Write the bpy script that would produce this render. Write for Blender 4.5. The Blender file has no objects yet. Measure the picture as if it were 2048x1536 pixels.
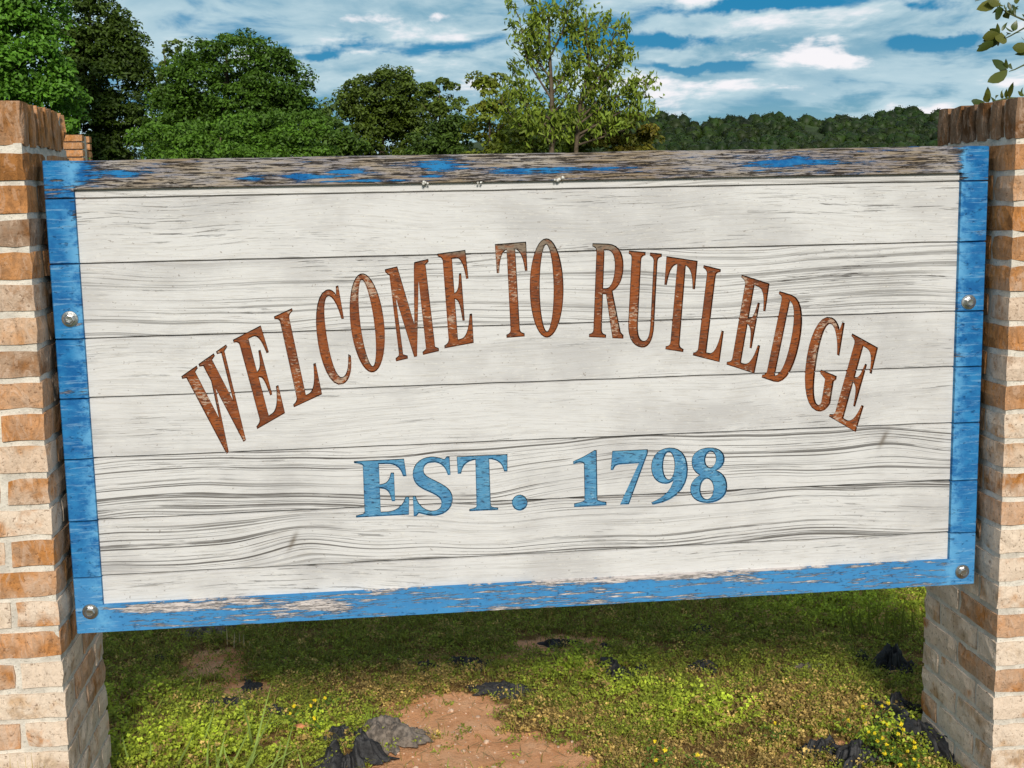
import bpy, bmesh, math, random
import numpy as np
from mathutils import Vector, Matrix, noise as mnoise
from mathutils.geometry import tessellate_polygon

C = bpy.context.scene
COL = C.collection
rng = np.random.default_rng(7)
random.seed(7)

# ------------------------------------------------------------------ camera
CAM = np.array([-0.3314, -2.7561, 1.4481])
PITCH, YAW, ROLL = -0.1470, -0.1083, -0.0204
FPX = 2496.4                                    # focal length for a 2048 px wide picture


def cam_axes():
    cy, sy = math.cos(YAW), math.sin(YAW)
    cp, sp = math.cos(PITCH), math.sin(PITCH)
    cr, sr = math.cos(ROLL), math.sin(ROLL)
    F = np.array([-sy * cp, cy * cp, sp])
    R = np.array([cy, sy, 0.0])
    U = np.cross(R, F)
    return R * cr + U * sr, -R * sr + U * cr, F


AR, AU, AF = cam_axes()
cam = bpy.data.cameras.new('camera')
cam.sensor_width = 36
cam.lens = FPX / 2048 * 36
cam.clip_start = 0.05
cam.clip_end = 6000
camo = bpy.data.objects.new('camera', cam)
COL.objects.link(camo)
camo.matrix_world = Matrix(((AR[0], AU[0], -AF[0], CAM[0]), (AR[1], AU[1], -AF[1], CAM[1]),
                            (AR[2], AU[2], -AF[2], CAM[2]), (0, 0, 0, 1)))
C.camera = camo


def ray(u, v):
    return AF + AR * (u - 1024) / FPX - AU * (v - 768) / FPX


def at(u, v, Y):
    """world point seen at photo position (u, v) on the vertical plane y = Y"""
    d = ray(u, v)
    return CAM + d * (Y - CAM[1]) / d[1]


def gp(u, v, z=0.0):
    """world point on the ground seen at photo position (u, v)"""
    d = ray(u, v)
    return CAM + d * (z - CAM[2]) / d[2]


# ------------------------------------------------------------------ node helper
class G:
    def __init__(s, tree):
        s.t = tree

    def n(s, typ, ins=None, **props):
        nd = s.t.nodes.new(typ)
        for k, v in props.items():
            setattr(nd, k, v)
        for k, v in (ins or {}).items():
            s.put(nd.inputs[k], v)
        return nd

    def put(s, sock, v):
        if isinstance(v, bpy.types.NodeSocket):
            s.t.links.new(v, sock)
        elif isinstance(v, (tuple, list)) and sock.type == 'RGBA' and len(v) == 3:
            sock.default_value = (*v, 1)
        else:
            sock.default_value = v

    def m(s, op, a, b=0.0, c=None, clamp=False):
        nd = s.n('ShaderNodeMath', operation=op, use_clamp=clamp)
        s.put(nd.inputs[0], a)
        s.put(nd.inputs[1], b)
        if c is not None:
            s.put(nd.inputs[2], c)
        return nd.outputs[0]

    def add(s, a, b): return s.m('ADD', a, b)
    def sub(s, a, b): return s.m('SUBTRACT', a, b)
    def mul(s, a, b): return s.m('MULTIPLY', a, b)

    def sstep(s, v, lo, hi, a=0.0, b=1.0):
        nd = s.n('ShaderNodeMapRange', {0: v, 1: lo, 2: hi, 3: a, 4: b}, interpolation_type='SMOOTHSTEP')
        return nd.outputs[0]

    def mix(s, f, a, b, blend='MIX'):
        nd = s.n('ShaderNodeMix', data_type='RGBA', blend_type=blend)
        s.put(nd.inputs[0], f)
        s.put(nd.inputs[6], a)
        s.put(nd.inputs[7], b)
        return nd.outputs[2]

    def vec(s, x, y, z):
        return s.n('ShaderNodeCombineXYZ', {0: x, 1: y, 2: z}).outputs[0]

    def noise(s, v, scale=1.0, detail=3.0, rough=0.55, dist=0.0):
        return s.n('ShaderNodeTexNoise', {'Vector': v, 'Scale': scale, 'Detail': detail, 'Roughness': rough,
                                          'Distortion': dist}).outputs[0]

    def ramp(s, f, stops, mode='LINEAR'):
        nd = s.n('ShaderNodeValToRGB', {0: f})
        nd.color_ramp.interpolation = mode
        el = nd.color_ramp.elements
        while len(el) < len(stops):
            el.new(0.5)
        for e, (p, c) in zip(el, stops):
            e.position = p
            e.color = (*c, 1)
        return nd.outputs[0]

    def gauss(s, x, y, x0, y0, wx, wy):
        a = s.m('POWER', s.mul(s.sub(x, x0), 1 / wx), 2)
        b = s.m('POWER', s.mul(s.sub(y, y0), 1 / wy), 2)
        return s.m('EXPONENT', s.mul(s.add(a, b), -1.0))

    def attr(s, name):
        return s.n('ShaderNodeAttribute', attribute_type='OBJECT', attribute_name=name).outputs['Fac']


def material(name):
    m = bpy.data.materials.new(name)
    m.use_nodes = True
    m.node_tree.nodes.clear()
    g = G(m.node_tree)
    out = g.n('ShaderNodeOutputMaterial')
    return m, g, out


def surface(g, out, color, rough=0.7, bump=None, bstr=0.5, bdist=0.002, metal=0.0, trans=0.0, spec=0.3):
    p = g.n('ShaderNodeBsdfPrincipled', {'Base Color': color, 'Roughness': rough, 'Metallic': metal,
                                         'Specular IOR Level': spec})
    if bump is not None:
        b = g.n('ShaderNodeBump', {'Height': bump, 'Strength': bstr, 'Distance': bdist})
        g.t.links.new(b.outputs[0], p.inputs['Normal'])
    sh = p.outputs[0]
    if trans:
        tl = g.n('ShaderNodeBsdfTranslucent', {'Color': color})
        mx = g.n('ShaderNodeMixShader', {0: trans, 1: sh, 2: tl.outputs[0]})
        sh = mx.outputs[0]
    g.t.links.new(sh, out.inputs[0])


# ------------------------------------------------------------------ sky and sun
SUN_EL, SUN_AZ = math.radians(30.0), math.radians(180.0)     # the sun stands behind the photographer
w = bpy.data.worlds.new('World')
C.world = w
w.use_nodes = True
w.node_tree.nodes.clear()
g = G(w.node_tree)
tc = g.n('ShaderNodeTexCoord')
sx = g.n('ShaderNodeSeparateXYZ', {0: tc.outputs['Generated']})
X, Y, Z = sx.outputs
sky = g.n('ShaderNodeTexSky', sky_type='NISHITA')
sky.sun_disc = False
sky.sun_elevation = SUN_EL
sky.sun_rotation = SUN_AZ
sky.dust_density = 0.4
sky.ozone_density = 2.0
hs = g.n('ShaderNodeHueSaturation', {'Saturation': 1.75, 'Value': 0.62, 'Color': sky.outputs[0]})
zc = g.m('MAXIMUM', Z, 0.0)


def field(dz):
    inv = g.m('DIVIDE', 1.0, g.add(g.add(zc, dz), 0.17))
    p = g.vec(g.mul(X, inv), g.mul(g.mul(Y, inv), 0.95), 3.7)
    wob = g.n('ShaderNodeTexNoise', {'Vector': p, 'Scale': 1.8, 'Detail': 3}).outputs[1]
    wv = g.n('ShaderNodeVectorMath', {0: wob, 1: (.38, .38, .38)}, operation='MULTIPLY').outputs[0]
    p2 = g.n('ShaderNodeVectorMath', {0: p, 1: wv}, operation='ADD').outputs[0]
    return p2, g.noise(p2, 1.75, 9, 0.56)


pv2, n1 = field(0.0)
_, n1u = field(0.013)
wq = g.n('ShaderNodeTexNoise', {'Vector': tc.outputs['Generated'], 'Scale': 17.0, 'Detail': 5, 'Roughness': .62}).outputs[1]
wqs = g.n('ShaderNodeSeparateXYZ', {0: wq})
XW = g.add(X, g.mul(g.sub(wqs.outputs[0], .5), 0.085))
ZW = g.add(Z, g.mul(g.sub(wqs.outputs[1], .5), 0.030))


def skydir(u, v):
    d = ray(u, v)
    d = d / np.linalg.norm(d)
    return float(d[0]), float(d[2])


def blob(u, v, wu, wv):
    a, b = skydir(u, v)
    return g.gauss(XW, ZW, a, b, wu / FPX, wv / FPX)


def total(items):
    acc = None
    for k, it in items:
        b = g.mul(blob(*it), k)
        acc = b if acc is None else g.add(acc, b)
    return acc


puffs = total([(1, (700, 45, 70, 16)), (1, (855, 30, 55, 14)), (1, (1600, 88, 85, 26)), (1, (1690, 112, 85, 22)), (.6, (1480, 110, 60, 18)),
               (1, (1340, 215, 60, 24)), (.8, (1620, 180, 90, 12)), (.7, (1360, 160, 110, 12)), (.6, (930, 175, 70, 22)),
               (.4, (650, 135, 80, 10)), (.5, (790, 250, 60, 20))])
gaps = total([(1, (820, 95, 190, 20)), (.9, (1350, 75, 190, 18)), (1, (1500, 10, 190, 15)), (1.0, (1900, 78, 70, 13)),
              (.7, (650, 110, 70, 14)), (.6, (1450, 128, 60, 10)), (.8, (1350, 135, 60, 8)), (.5, (900, 140, 70, 12)),
              (.6, (1850, 5, 60, 10))])
veil = total([(1, (330, 60, 330, 110)), (.9, (1850, 170, 330, 55)), (.7, (1300, 30, 120, 30))])
hum = g.noise(pv2, 6.0, 6, 0.62)
d = g.add(g.add(n1, g.mul(gaps, -0.215)), g.add(g.mul(veil, 0.09), g.mul(puffs, 0.16)))
d = g.add(d, g.mul(g.sub(hum, 0.5), 0.10))
d = g.sub(d, g.sstep(Z, 0.22, 0.75, 0, .05))        # unseen layer overhead thinned out to lower the fill light
cov = g.sstep(d, 0.40, 0.52)
rim = g.sub(n1, n1u)
lit = g.add(g.mul(rim, 3.2), g.add(g.mul(puffs, 0.62), g.mul(g.sub(hum, .5), .8)))
white = g.mul(g.sstep(lit, 0.16, 0.62), g.sstep(d, .46, .56))
low = g.sstep(Z, 0.03, 0.105)
grey = g.mix(g.sstep(g.add(g.mul(rim, 1.4), g.mul(g.sub(hum, .5), .5)), -.24, .16), (1.7, 3.8, 5.2), (5.2, 6.8, 7.5))
grey = g.mix(g.mul(g.sub(1.0, low), .7), grey, (5.6, 7.4, 8.0))
grey = g.mix(g.mul(veil, .7), grey, (5.0, 6.7, 7.5))
grey = g.mix(g.sstep(Z, .16, .50), grey, (7.4, 7.3, 7.1))      # unseen cloud above the view, brightness set for the fill light
cl = g.mix(white, grey, (9.4, 9.2, 9.5))
deep = g.mix(g.sstep(Z, 0.0, 0.11), g.mix(.5, hs.outputs[0], (3.6, 6.2, 7.6)), g.mix(.75, hs.outputs[0], (0.1, 2.2, 4.5)))
skyc = g.mix(cov, deep, cl)
bg = g.n('ShaderNodeBackground', {'Color': skyc, 'Strength': 0.1})
wo = g.n('ShaderNodeOutputWorld')
w.node_tree.links.new(bg.outputs[0], wo.inputs[0])

sun = bpy.data.lights.new('sun', 'SUN')
sun.energy = 3.9
sun.angle = math.radians(10.0)
sun.color = (1.0, 0.95, 0.86)
suno = bpy.data.objects.new('sun', sun)
COL.objects.link(suno)
sdir = Vector((0.0, math.cos(SUN_EL), -math.sin(SUN_EL)))
suno.rotation_euler = sdir.to_track_quat('-Z', 'Y').to_euler()
suno.location = (0, -20, 14)
C.view_settings.view_transform = 'Standard'
C.view_settings.look = 'None'
C.view_settings.exposure = 0.0
C.view_settings.gamma = 1.0
C.view_settings.use_curve_mapping = False
C.render.engine = 'CYCLES'


# ------------------------------------------------------------------ object helpers
def link(name, mesh, mats=(), parent=None, loc=None):
    o = bpy.data.objects.new(name, mesh)
    COL.objects.link(o)
    for m in mats:
        if m.name not in [x.name for x in mesh.materials if x]:
            mesh.materials.append(m)
    if parent:
        o.parent = parent
    if loc is not None:
        o.location = loc
    return o


def tag(o, label, cat, group=None):
    o['label'] = label
    o['category'] = cat
    if group:
        o['group'] = group
    return o


def thing(name, label, cat, loc=(0, 0, 0), group=None):
    o = bpy.data.objects.new(name, None)
    o.empty_display_size = 0.2
    COL.objects.link(o)
    o.location = loc
    return tag(o, label, cat, group)


def np_mesh(name, verts, faces, cols=None, mat_idx=None, smooth=False):
    """verts (n,3); faces (m,k) all with the same k; cols (n,3) point colours"""
    me = bpy.data.meshes.new(name)
    verts = np.asarray(verts, np.float32)
    faces = np.asarray(faces, np.int32)
    nf, k = faces.shape
    me.vertices.add(len(verts))
    me.vertices.foreach_set('co', verts.ravel())
    me.loops.add(nf * k)
    me.loops.foreach_set('vertex_index', faces.ravel())
    me.polygons.add(nf)
    me.polygons.foreach_set('loop_start', np.arange(0, nf * k, k, dtype=np.int32))
    if smooth:
        me.polygons.foreach_set('use_smooth', np.ones(nf, bool))
    me.update(calc_edges=True)
    if cols is not None:
        a = me.attributes.new('tint', 'FLOAT_COLOR', 'POINT')
        c4 = np.ones((len(verts), 4), np.float32)
        c4[:, :3] = cols
        a.data.foreach_set('color', c4.ravel())
    return me


def merge(parts):
    """parts: list of (verts, faces, cols) with equal face size"""
    V, F, K = [], [], []
    off = 0
    for p in parts:
        V.append(p[0])
        F.append(p[1] + off)
        off += len(p[0])
        if len(p) > 2 and p[2] is not None:
            K.append(p[2])
    return np.concatenate(V), np.concatenate(F), (np.concatenate(K) if K else None)


def tube(path, radii, seg=6):
    path = [Vector(p) for p in path]
    V, F = [], []
    n = len(path)
    for i, p in enumerate(path):
        t = (path[min(i + 1, n - 1)] - path[max(i - 1, 0)]).normalized()
        a = t.orthogonal().normalized() if i == 0 else (a - t * a.dot(t)).normalized()
        b = t.cross(a)
        for k in range(seg):
            an = 2 * math.pi * k / seg
            V.append(p + (a * math.cos(an) + b * math.sin(an)) * radii[i])
    for i in range(n - 1):
        for k in range(seg):
            k2 = (k + 1) % seg
            F.append((i * seg + k, i * seg + k2, (i + 1) * seg + k2, (i + 1) * seg + k))
    return np.array([tuple(v) for v in V]), np.array(F)


def unit(v):
    return v / (np.linalg.norm(v, axis=-1, keepdims=True) + 1e-9)


def leaves(P, N, L, Wd, cols, fold=0.25, tip=None):
    """rhombic leaves at points P with normals N; L, Wd lengths and widths (arrays); two triangles each"""
    n = len(P)
    r = rng.normal(size=(n, 3)) if tip is None else tip
    T = unit(r - N * (r * N).sum(1, keepdims=True))
    B = np.cross(N, T)
    L = np.broadcast_to(L, (n,))[:, None]
    Wd = np.broadcast_to(Wd, (n,))[:, None]
    up = N * (Wd * fold)
    v0 = P - T * L * .5
    v2 = P + T * L * .5 - up * .4
    v1 = P + B * Wd * .5 + up - T * L * .08
    v3 = P - B * Wd * .5 + up - T * L * .08
    V = np.stack([v0, v1, v2, v3], 1).reshape(-1, 3)
    i = np.arange(n)[:, None] * 4
    F = np.concatenate([i + np.array([[0, 1, 2]]), i + np.array([[0, 2, 3]])], 0)
    return V, F, np.repeat(cols, 4, 0)


def sines(x, y, seed, scale, octaves=4):
    r = np.random.default_rng(seed)
    out = np.zeros_like(x)
    amp, tot = 1.0, 0.0
    for o in range(octaves):
        for _ in range(3):
            an, ph = r.uniform(0, 2 * np.pi, 2)
            f = scale * 2 ** o * r.uniform(.7, 1.3)
            out += amp / 3 * np.sin((x * np.cos(an) + y * np.sin(an)) * f + ph)
        tot += amp
        amp *= .55
    return out / tot


# ------------------------------------------------------------------ materials
def mat_white():
    m, g, out = material('weathered_white_paint')
    tc = g.n('ShaderNodeTexCoord')
    s = g.n('ShaderNodeSeparateXYZ', {0: tc.outputs['Object']})
    x, z = s.outputs[0], s.outputs[2]
    rnd = g.mul(g.n('ShaderNodeObjectInfo').outputs['Random'], 30.0)
    gr, ck = g.attr('grain'), g.attr('check')
    w1 = g.noise(g.vec(g.mul(x, 1.5), rnd, g.mul(z, 3.0)), 1, 2, .5)
    v = g.add(z, g.mul(g.sub(w1, .5), 0.085))
    # knots bend the rings round them
    for (kx, kz, a) in KNOTS:
        gx = g.gauss(x, z, kx, kz, .11, .055)
        v = g.add(v, g.mul(gx, a))
    ln = g.noise(g.vec(g.mul(x, .35), rnd, g.mul(v, 165)), 1, 1.5, .5)
    ln2 = g.noise(g.vec(g.mul(x, .5), g.add(rnd, 3.0), g.mul(v, 300)), 1, 2, .5)
    brk = g.noise(g.vec(g.mul(x, 3.5), rnd, g.mul(v, 70)), 1, 4, .65)
    patch = g.sstep(g.noise(g.vec(g.mul(x, .6), rnd, g.mul(v, 17)), 1, 2, .5), .38, .52)
    rings = g.mul(g.sstep(ln, .575, .61), g.add(.25, g.mul(g.sstep(brk, .36, .52), .75)))
    rings = g.m('MAXIMUM', rings, g.mul(g.mul(g.sstep(ln2, .575, .61), g.sstep(brk, .38, .52)), .9))
    rings = g.m('MINIMUM', g.mul(g.mul(rings, g.add(.15, g.mul(patch, .85))), gr), 1.0)
    fine_n = g.noise(g.vec(g.mul(x, 9), rnd, g.mul(v, 300)), 1, 4, .65)
    fpatch = g.sstep(g.noise(g.vec(g.mul(x, 2.2), rnd, g.mul(z, 14)), 1, 3, .6), .47, .66)
    fine = g.mul(g.sstep(fine_n, .60, .64), g.mul(fpatch, ck))
    speck = g.sstep(g.noise(g.vec(g.mul(x, 120), rnd, g.mul(z, 190)), 1, 2, .6), .67, .74)
    blot = g.noise(g.vec(g.mul(x, 3), rnd, g.mul(z, 6)), 1, 4, .6)
    vert = g.noise(g.vec(g.mul(x, 9), rnd, g.mul(z, 2)), 1, 3, .6)
    hair = g.noise(g.vec(g.mul(x, 14), rnd, g.mul(v, 420)), 1, 4, .7)
    c = g.mix(g.sstep(g.add(g.mul(blot, .85), g.mul(vert, .15)), .44, .68), (.61, .595, .58), (.465, .45, .44))
    c = g.mix(g.mul(g.sstep(hair, .50, .64), .42), c, (.42, .385, .34))
    hair2 = g.noise(g.vec(g.mul(x, 45), rnd, g.mul(v, 330)), 1, 4, .75)
    c = g.mix(g.mul(g.sstep(hair2, .56, .64), .35), c, (.72, .69, .62))
    c = g.mix(g.mul(speck, .55), c, (.16, .12, .09))
    dark = g.m('MINIMUM', g.add(g.mul(rings, .93), g.mul(fine, .9)), .95)
    c = g.mix(dark, c, (.030, .022, .015))
    for (kx, kz, a) in KNOTS[:2]:
        kk = g.mul(g.gauss(g.sub(x, g.mul(g.sub(z, kz), .45)), z, kx, kz, .0065, .020), .75)
        c = g.mix(g.m('MINIMUM', g.mul(kk, 1.0), .9), c, (.14, .11, .08))
    h = g.add(g.mul(dark, -1.0), g.mul(hair, .35))
    surface(g, out, c, .75, h, .7, .0022)
    return m


def mat_blue():
    m, g, out = material('flaking_blue_paint')
    tc = g.n('ShaderNodeTexCoord')
    s = g.n('ShaderNodeSeparateXYZ', {0: tc.outputs['Object']})
    x, z = s.outputs[0], s.outputs[2]
    rnd = g.mul(g.n('ShaderNodeObjectInfo').outputs['Random'], 30.0)
    wear, faded = g.attr('wear'), g.attr('faded')
    warp = g.noise(g.vec(g.mul(x, 4), rnd, g.mul(z, 12)), 1, 3, .6)
    v = g.add(z, g.mul(g.sub(warp, .5), .012))
    fl = g.noise(g.vec(g.mul(x, 13), rnd, g.mul(v, 185)), 1, 8, .76)
    big = g.noise(g.vec(g.mul(x, 3.4), rnd, g.mul(z, 12)), 1, 3, .55)
    side = g.m('MAXIMUM', g.sstep(x, SX0 + .13, SX0 + .03), g.sstep(x, SX1 - .085, SX1 - .04))
    keep = total_g(g, x, z, PAINT)
    bare = g.add(g.add(.5, g.mul(g.sub(fl, .5), 1.75)), g.add(g.mul(g.sub(big, .5), .35), wear))
    bare = g.sub(g.sub(bare, g.mul(side, .26)), g.mul(keep, .40))
    for (kx, kz, wx, wz) in BARE:
        bare = g.add(bare, g.mul(g.gauss(x, z, kx, kz, wx, wz), .42))
    halo = g.sstep(bare, 1.0, .70)
    bare = g.sstep(bare, .585, .70)
    crack = g.noise(g.vec(g.mul(x, 17), rnd, g.mul(v, 320)), 1, 5, .72, .5)
    ck = g.sstep(crack, .52, .58)
    brown = g.noise(g.vec(g.mul(x, 2.6), rnd, g.mul(z, 9)), 1, 3, .6)
    wood = g.mix(g.sstep(brown, .36, .60), (.36, .315, .265), (.25, .185, .115))
    wood = g.mix(g.mul(halo, .40), wood, (.20, .235, .36))
    wood = g.mix(g.m('MINIMUM', g.mul(faded, 1.3), 1.0), wood, (.60, .54, .51))
    wood = g.mix(g.mul(ck, g.sub(.95, g.mul(faded, 1.15))), wood, (.035, .026, .02))
    mott = g.noise(g.vec(g.mul(x, 22), rnd, g.mul(z, 30)), 1, 5, .7)
    blue = g.mix(g.sstep(mott, .33, .68), (.003, .088, .275), (.020, .185, .42))
    blue = g.mix(g.mul(faded, .8), blue, (.075, .275, .53))
    blue = g.mix(g.mul(g.sstep(fl, .53, .62), g.add(.45, g.mul(faded, .4))), blue, (.24, .42, .58))
    inn = g.m('MINIMUM', g.m('ABSOLUTE', g.sub(x, IXL)), g.m('ABSOLUTE', g.sub(x, IXR)))
    blue = g.mix(g.mul(g.sstep(inn, .035, .0), g.sstep(mott, .40, .60)), blue, (.11, .33, .56))
    pit = g.sstep(g.noise(g.vec(g.mul(x, 60), rnd, g.mul(z, 110)), 1, 3, .7), .60, .70)
    blue = g.mix(g.mul(pit, .55), blue, (.012, .05, .14))
    c = g.mix(bare, blue, wood)
    h = g.add(g.mul(bare, -.6), g.add(g.mul(ck, g.mul(bare, -1.0)), g.mul(pit, -.4)))
    surface(g, out, c, .75, h, .9, .003, spec=.15)
    return m


def total_g(g, x, z, lst):
    acc = None
    for (a, b, wx, wz) in lst:
        t = g.gauss(x, z, a, b, wx, wz)
        acc = t if acc is None else g.m('MAXIMUM', acc, t)
    return acc


def mat_letter(name, base, base2, chip, dark, amount):
    m, g, out = material(name)
    tc = g.n('ShaderNodeTexCoord')
    geo = g.n('ShaderNodeNewGeometry')
    s = g.n('ShaderNodeSeparateXYZ', {0: geo.outputs['Position']})
    x, z = s.outputs[0], s.outputs[2]
    n1 = g.noise(g.vec(g.mul(x, 70), 0.0, g.mul(z, 190)), 1, 4, .7)
    p = g.noise(g.vec(g.mul(x, 9), 2.0, g.mul(z, 9)), 1, 3, .6)
    lo = g.noise(g.vec(g.mul(x, 14), 5.0, g.mul(z, 22)), 1, 3, .6)
    c = g.mix(g.sstep(lo, .38, .65), base, base2)
    chips = g.sstep(g.add(n1, g.mul(g.sub(p, .5), 1.1)), .70 - amount, .76 - amount)
    c = g.mix(g.mul(chips, .85), c, chip)
    top = g.mul(g.sstep(z, 1.322, 1.340), g.sstep(g.add(lo, g.mul(n1, .5)), .62, .80))
    c = g.mix(g.m('MINIMUM', g.mul(top, 1.2), .9), c, (.20, .16, .115))
    n2 = g.noise(g.vec(g.mul(x, 55), 9.0, g.mul(z, 240)), 1, 4, .7)
    c = g.mix(g.mul(g.sstep(n2, .52, .60), .8), c, dark)
    st = g.noise(g.vec(g.mul(x, 30), 13.0, g.mul(z, 260)), 1, 4, .7)
    c = g.mix(g.mul(g.sstep(st, .54, .62), .50 if amount < .05 else .12), c, chip)
    surface(g, out, c, .6, g.add(n1, n2), .5, .002)
    return m


def mat_brick():
    m, g, out = material('rough_textured_brick')
    tc = g.n('ShaderNodeTexCoord')
    rnd = g.n('ShaderNodeObjectInfo').outputs['Random']
    off = g.vec(g.mul(rnd, 13.0), g.mul(rnd, 29.0), g.mul(rnd, 47.0))
    v = g.n('ShaderNodeVectorMath', {0: tc.outputs['Object'], 1: off}, operation='ADD').outputs[0]
    tone, pale = g.attr('tone'), g.attr('pale')
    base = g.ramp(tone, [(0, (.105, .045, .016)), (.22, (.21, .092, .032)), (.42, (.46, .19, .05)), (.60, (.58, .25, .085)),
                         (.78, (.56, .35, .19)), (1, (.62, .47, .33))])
    s = g.n('ShaderNodeSeparateXYZ', {0: v})
    sv = g.vec(g.mul(s.outputs[0], 1.0), g.mul(s.outputs[1], 1.0), g.mul(s.outputs[2], .38))
    a = g.noise(v, 24, 4, .65)
    scr = g.noise(sv, 46, 5, .62, 1.4)
    pits = g.noise(v, 105, 4, .75)
    patches = g.noise(v, 11, 3, .6)
    cn = g.noise(g.vec(g.mul(s.outputs[0], 1.6), g.mul(s.outputs[1], 1.6), s.outputs[2]), 17, 2, .5, .6)
    crackl = g.mul(g.sstep(g.m('ABSOLUTE', g.sub(g.m('FRACT', g.mul(cn, 5.0)), .5)), .09, .02), g.sstep(pits, .40, .52))
    c = g.mix(g.mul(g.sstep(a, .40, .64), .75), base, g.mix(.5, base, (.10, .045, .015)))
    c = g.mix(g.mul(g.sstep(scr, .46, .39), .60), c, g.mix(.6, base, (.08, .035, .012)))
    c = g.mix(g.mul(g.sstep(scr, .53, .59), g.add(.22, g.mul(pale, .45))), c, (.58, .42, .32))
    pale_mask = g.mul(g.sstep(g.add(g.mul(patches, .8), g.mul(a, .35)), .42, .64), pale)  # pale mottling, stronger on the lower bricks
    c = g.mix(g.m('MINIMUM', g.mul(pale_mask, 1.25), .9), c, (.74, .60, .47))
    c = g.mix(g.mul(g.sstep(pits, .575, .65), .65), c, (.13, .06, .025))
    c = g.mix(g.mul(g.mul(crackl, g.sstep(a, .48, .60)), .10), c, (.14, .07, .03))
    h = g.add(g.add(g.mul(scr, 1.0), g.mul(a, .8)), g.add(g.mul(pits, -.45), g.mul(crackl, -.05)))
    surface(g, out, c, .88, h, 1.0, .006, spec=.15)
    return m


def mat_mortar():
    m, g, out = material('grey_mortar')
    tc = g.n('ShaderNodeTexCoord')
    v = tc.outputs['Object']
    n1 = g.noise(v, 16, 4, .65)
    n2 = g.noise(v, 170, 3, .7)
    c = g.mix(g.sstep(n1, .38, .66), (.70, .64, .55), (.52, .47, .40))
    c = g.mix(g.mul(g.sstep(n2, .56, .68), .5), c, (.17, .15, .12))
    surface(g, out, c, .9, g.add(n1, n2), .7, .004, spec=.1)
    return m


def mat_ground():
    m, g, out = material('red_soil_and_turf')
    tc = g.n('ShaderNodeTexCoord')
    v = tc.outputs['Object']
    dirt = g.n('ShaderNodeAttribute', attribute_name='dirt').outputs['Fac']
    n1 = g.noise(v, 7, 5, .6)
    n2 = g.noise(v, 60, 5, .7)
    n3 = g.noise(v, 240, 3, .7)
    soil = g.mix(g.sstep(n1, .35, .68), (.68, .32, .15), (.76, .42, .23))
    soil = g.mix(g.mul(g.sstep(n2, .50, .66), .45), soil, (.44, .17, .06))
    soil = g.mix(g.mul(g.sstep(n3, .60, .70), .5), soil, (.72, .50, .34))
    under = g.mix(g.sstep(n2, .4, .62), (.15, .075, .028), (.25, .15, .055))
    under = g.mix(g.mul(g.sstep(n3, .5, .66), .5), under, (.20, .17, .045))
    f = g.sstep(g.add(dirt, g.mul(g.sub(n2, .5), .55)), .35, .60)
    c = g.mix(f, under, soil)
    far = g.noise(v, 0.35, 5, .6)
    pos = g.n('ShaderNodeSeparateXYZ', {0: v})
    turf = g.mix(g.sstep(far, .4, .6), (.055, .085, .018), (.10, .11, .03))
    c = g.mix(g.sstep(g.m('ABSOLUTE', g.sub(pos.outputs[1], .6)), 1.6, 3.2), c, turf)
    surface(g, out, c, .95, g.add(n2, g.mul(n3, .5)), .9, .008, spec=.1)
    return m


def mat_tint(name, rough=.6, trans=.3, spec=.3):
    m, g, out = material(name)
    a = g.n('ShaderNodeAttribute', attribute_name='tint').outputs['Color']
    surface(g, out, a, rough, trans=trans, spec=spec)
    return m


def mat_plain(name, col, rough=.6, metal=0.0, spec=.3, var=.0, trans=0.0, scale=40.0):
    m, g, out = material(name)
    tc = g.n('ShaderNodeTexCoord')
    n1 = g.noise(tc.outputs['Object'], scale, 4, .65)
    c = g.mix(g.sstep(n1, .35, .65), tuple(x * (1 - var) for x in col), tuple(min(1, x * (1 + var)) for x in col))
    surface(g, out, c, rough, n1, .4, .003, metal, trans, spec)
    return m


# ------------------------------------------------------------------ the sign's own dimensions
SX0, SX1 = -1.0156, 1.0750
SZ0, SZ1 = 0.5103, 1.5477
IX0, IX1 = -0.9555, 1.0105            # recessed white field
IZ0, IZ1 = 0.5745, 1.4872
SEAMS = [1.4680, 1.3300, 1.1690, 1.0390, 0.9055, 0.7665, 0.6390]
RECESS, THICK = 0.0105, 0.042
SORG = Vector(((SX0 + SX1) / 2, 0, SZ0))          # the sign's empty stands at its lower edge


def loc(u, v, y=0.0):
    p = at(u, v, y)
    return float(p[0] - SORG[0]), float(p[2] - SORG[2])


SXW0, SXW1 = SX0, SX1
IXL, IXR = IX0 - SORG[0], IX1 - SORG[0]
SX0, SX1 = SX0 - SORG[0], SX1 - SORG[0]
KNOTS = [(*loc(585, 1085), -.030), (*loc(1770, 880), -.016), (*loc(960, 1020), .010)]
PAINT = [(*loc(120, 345), .06, .03), (*loc(230, 347), .08, .010), (*loc(500, 356), .04, .006), (*loc(610, 354), .06, .010), (*loc(690, 345), .06, .008),
         (*loc(880, 332), .07, .014), (*loc(870, 352), .05, .006), (*loc(1060, 342), .10, .009), (*loc(1200, 337), .08, .007),
         (*loc(1570, 326), .11, .014), (*loc(1955, 320), .045, .05), (*loc(720, 362), .12, .003)]
BARE = [(*loc(150, 787), .05, .0085), (*loc(330, 1215), .15, .010), (*loc(640, 1212), .07, .012), (*loc(112, 360), .02, .004),
        (*loc(165, 378), .02, .004), (*loc(150, 650), .02, .006), (*loc(145, 404), .018, .003), (*loc(1330, 1152), .30, .007),
        (*loc(150, 430), .012, .012)]

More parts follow.
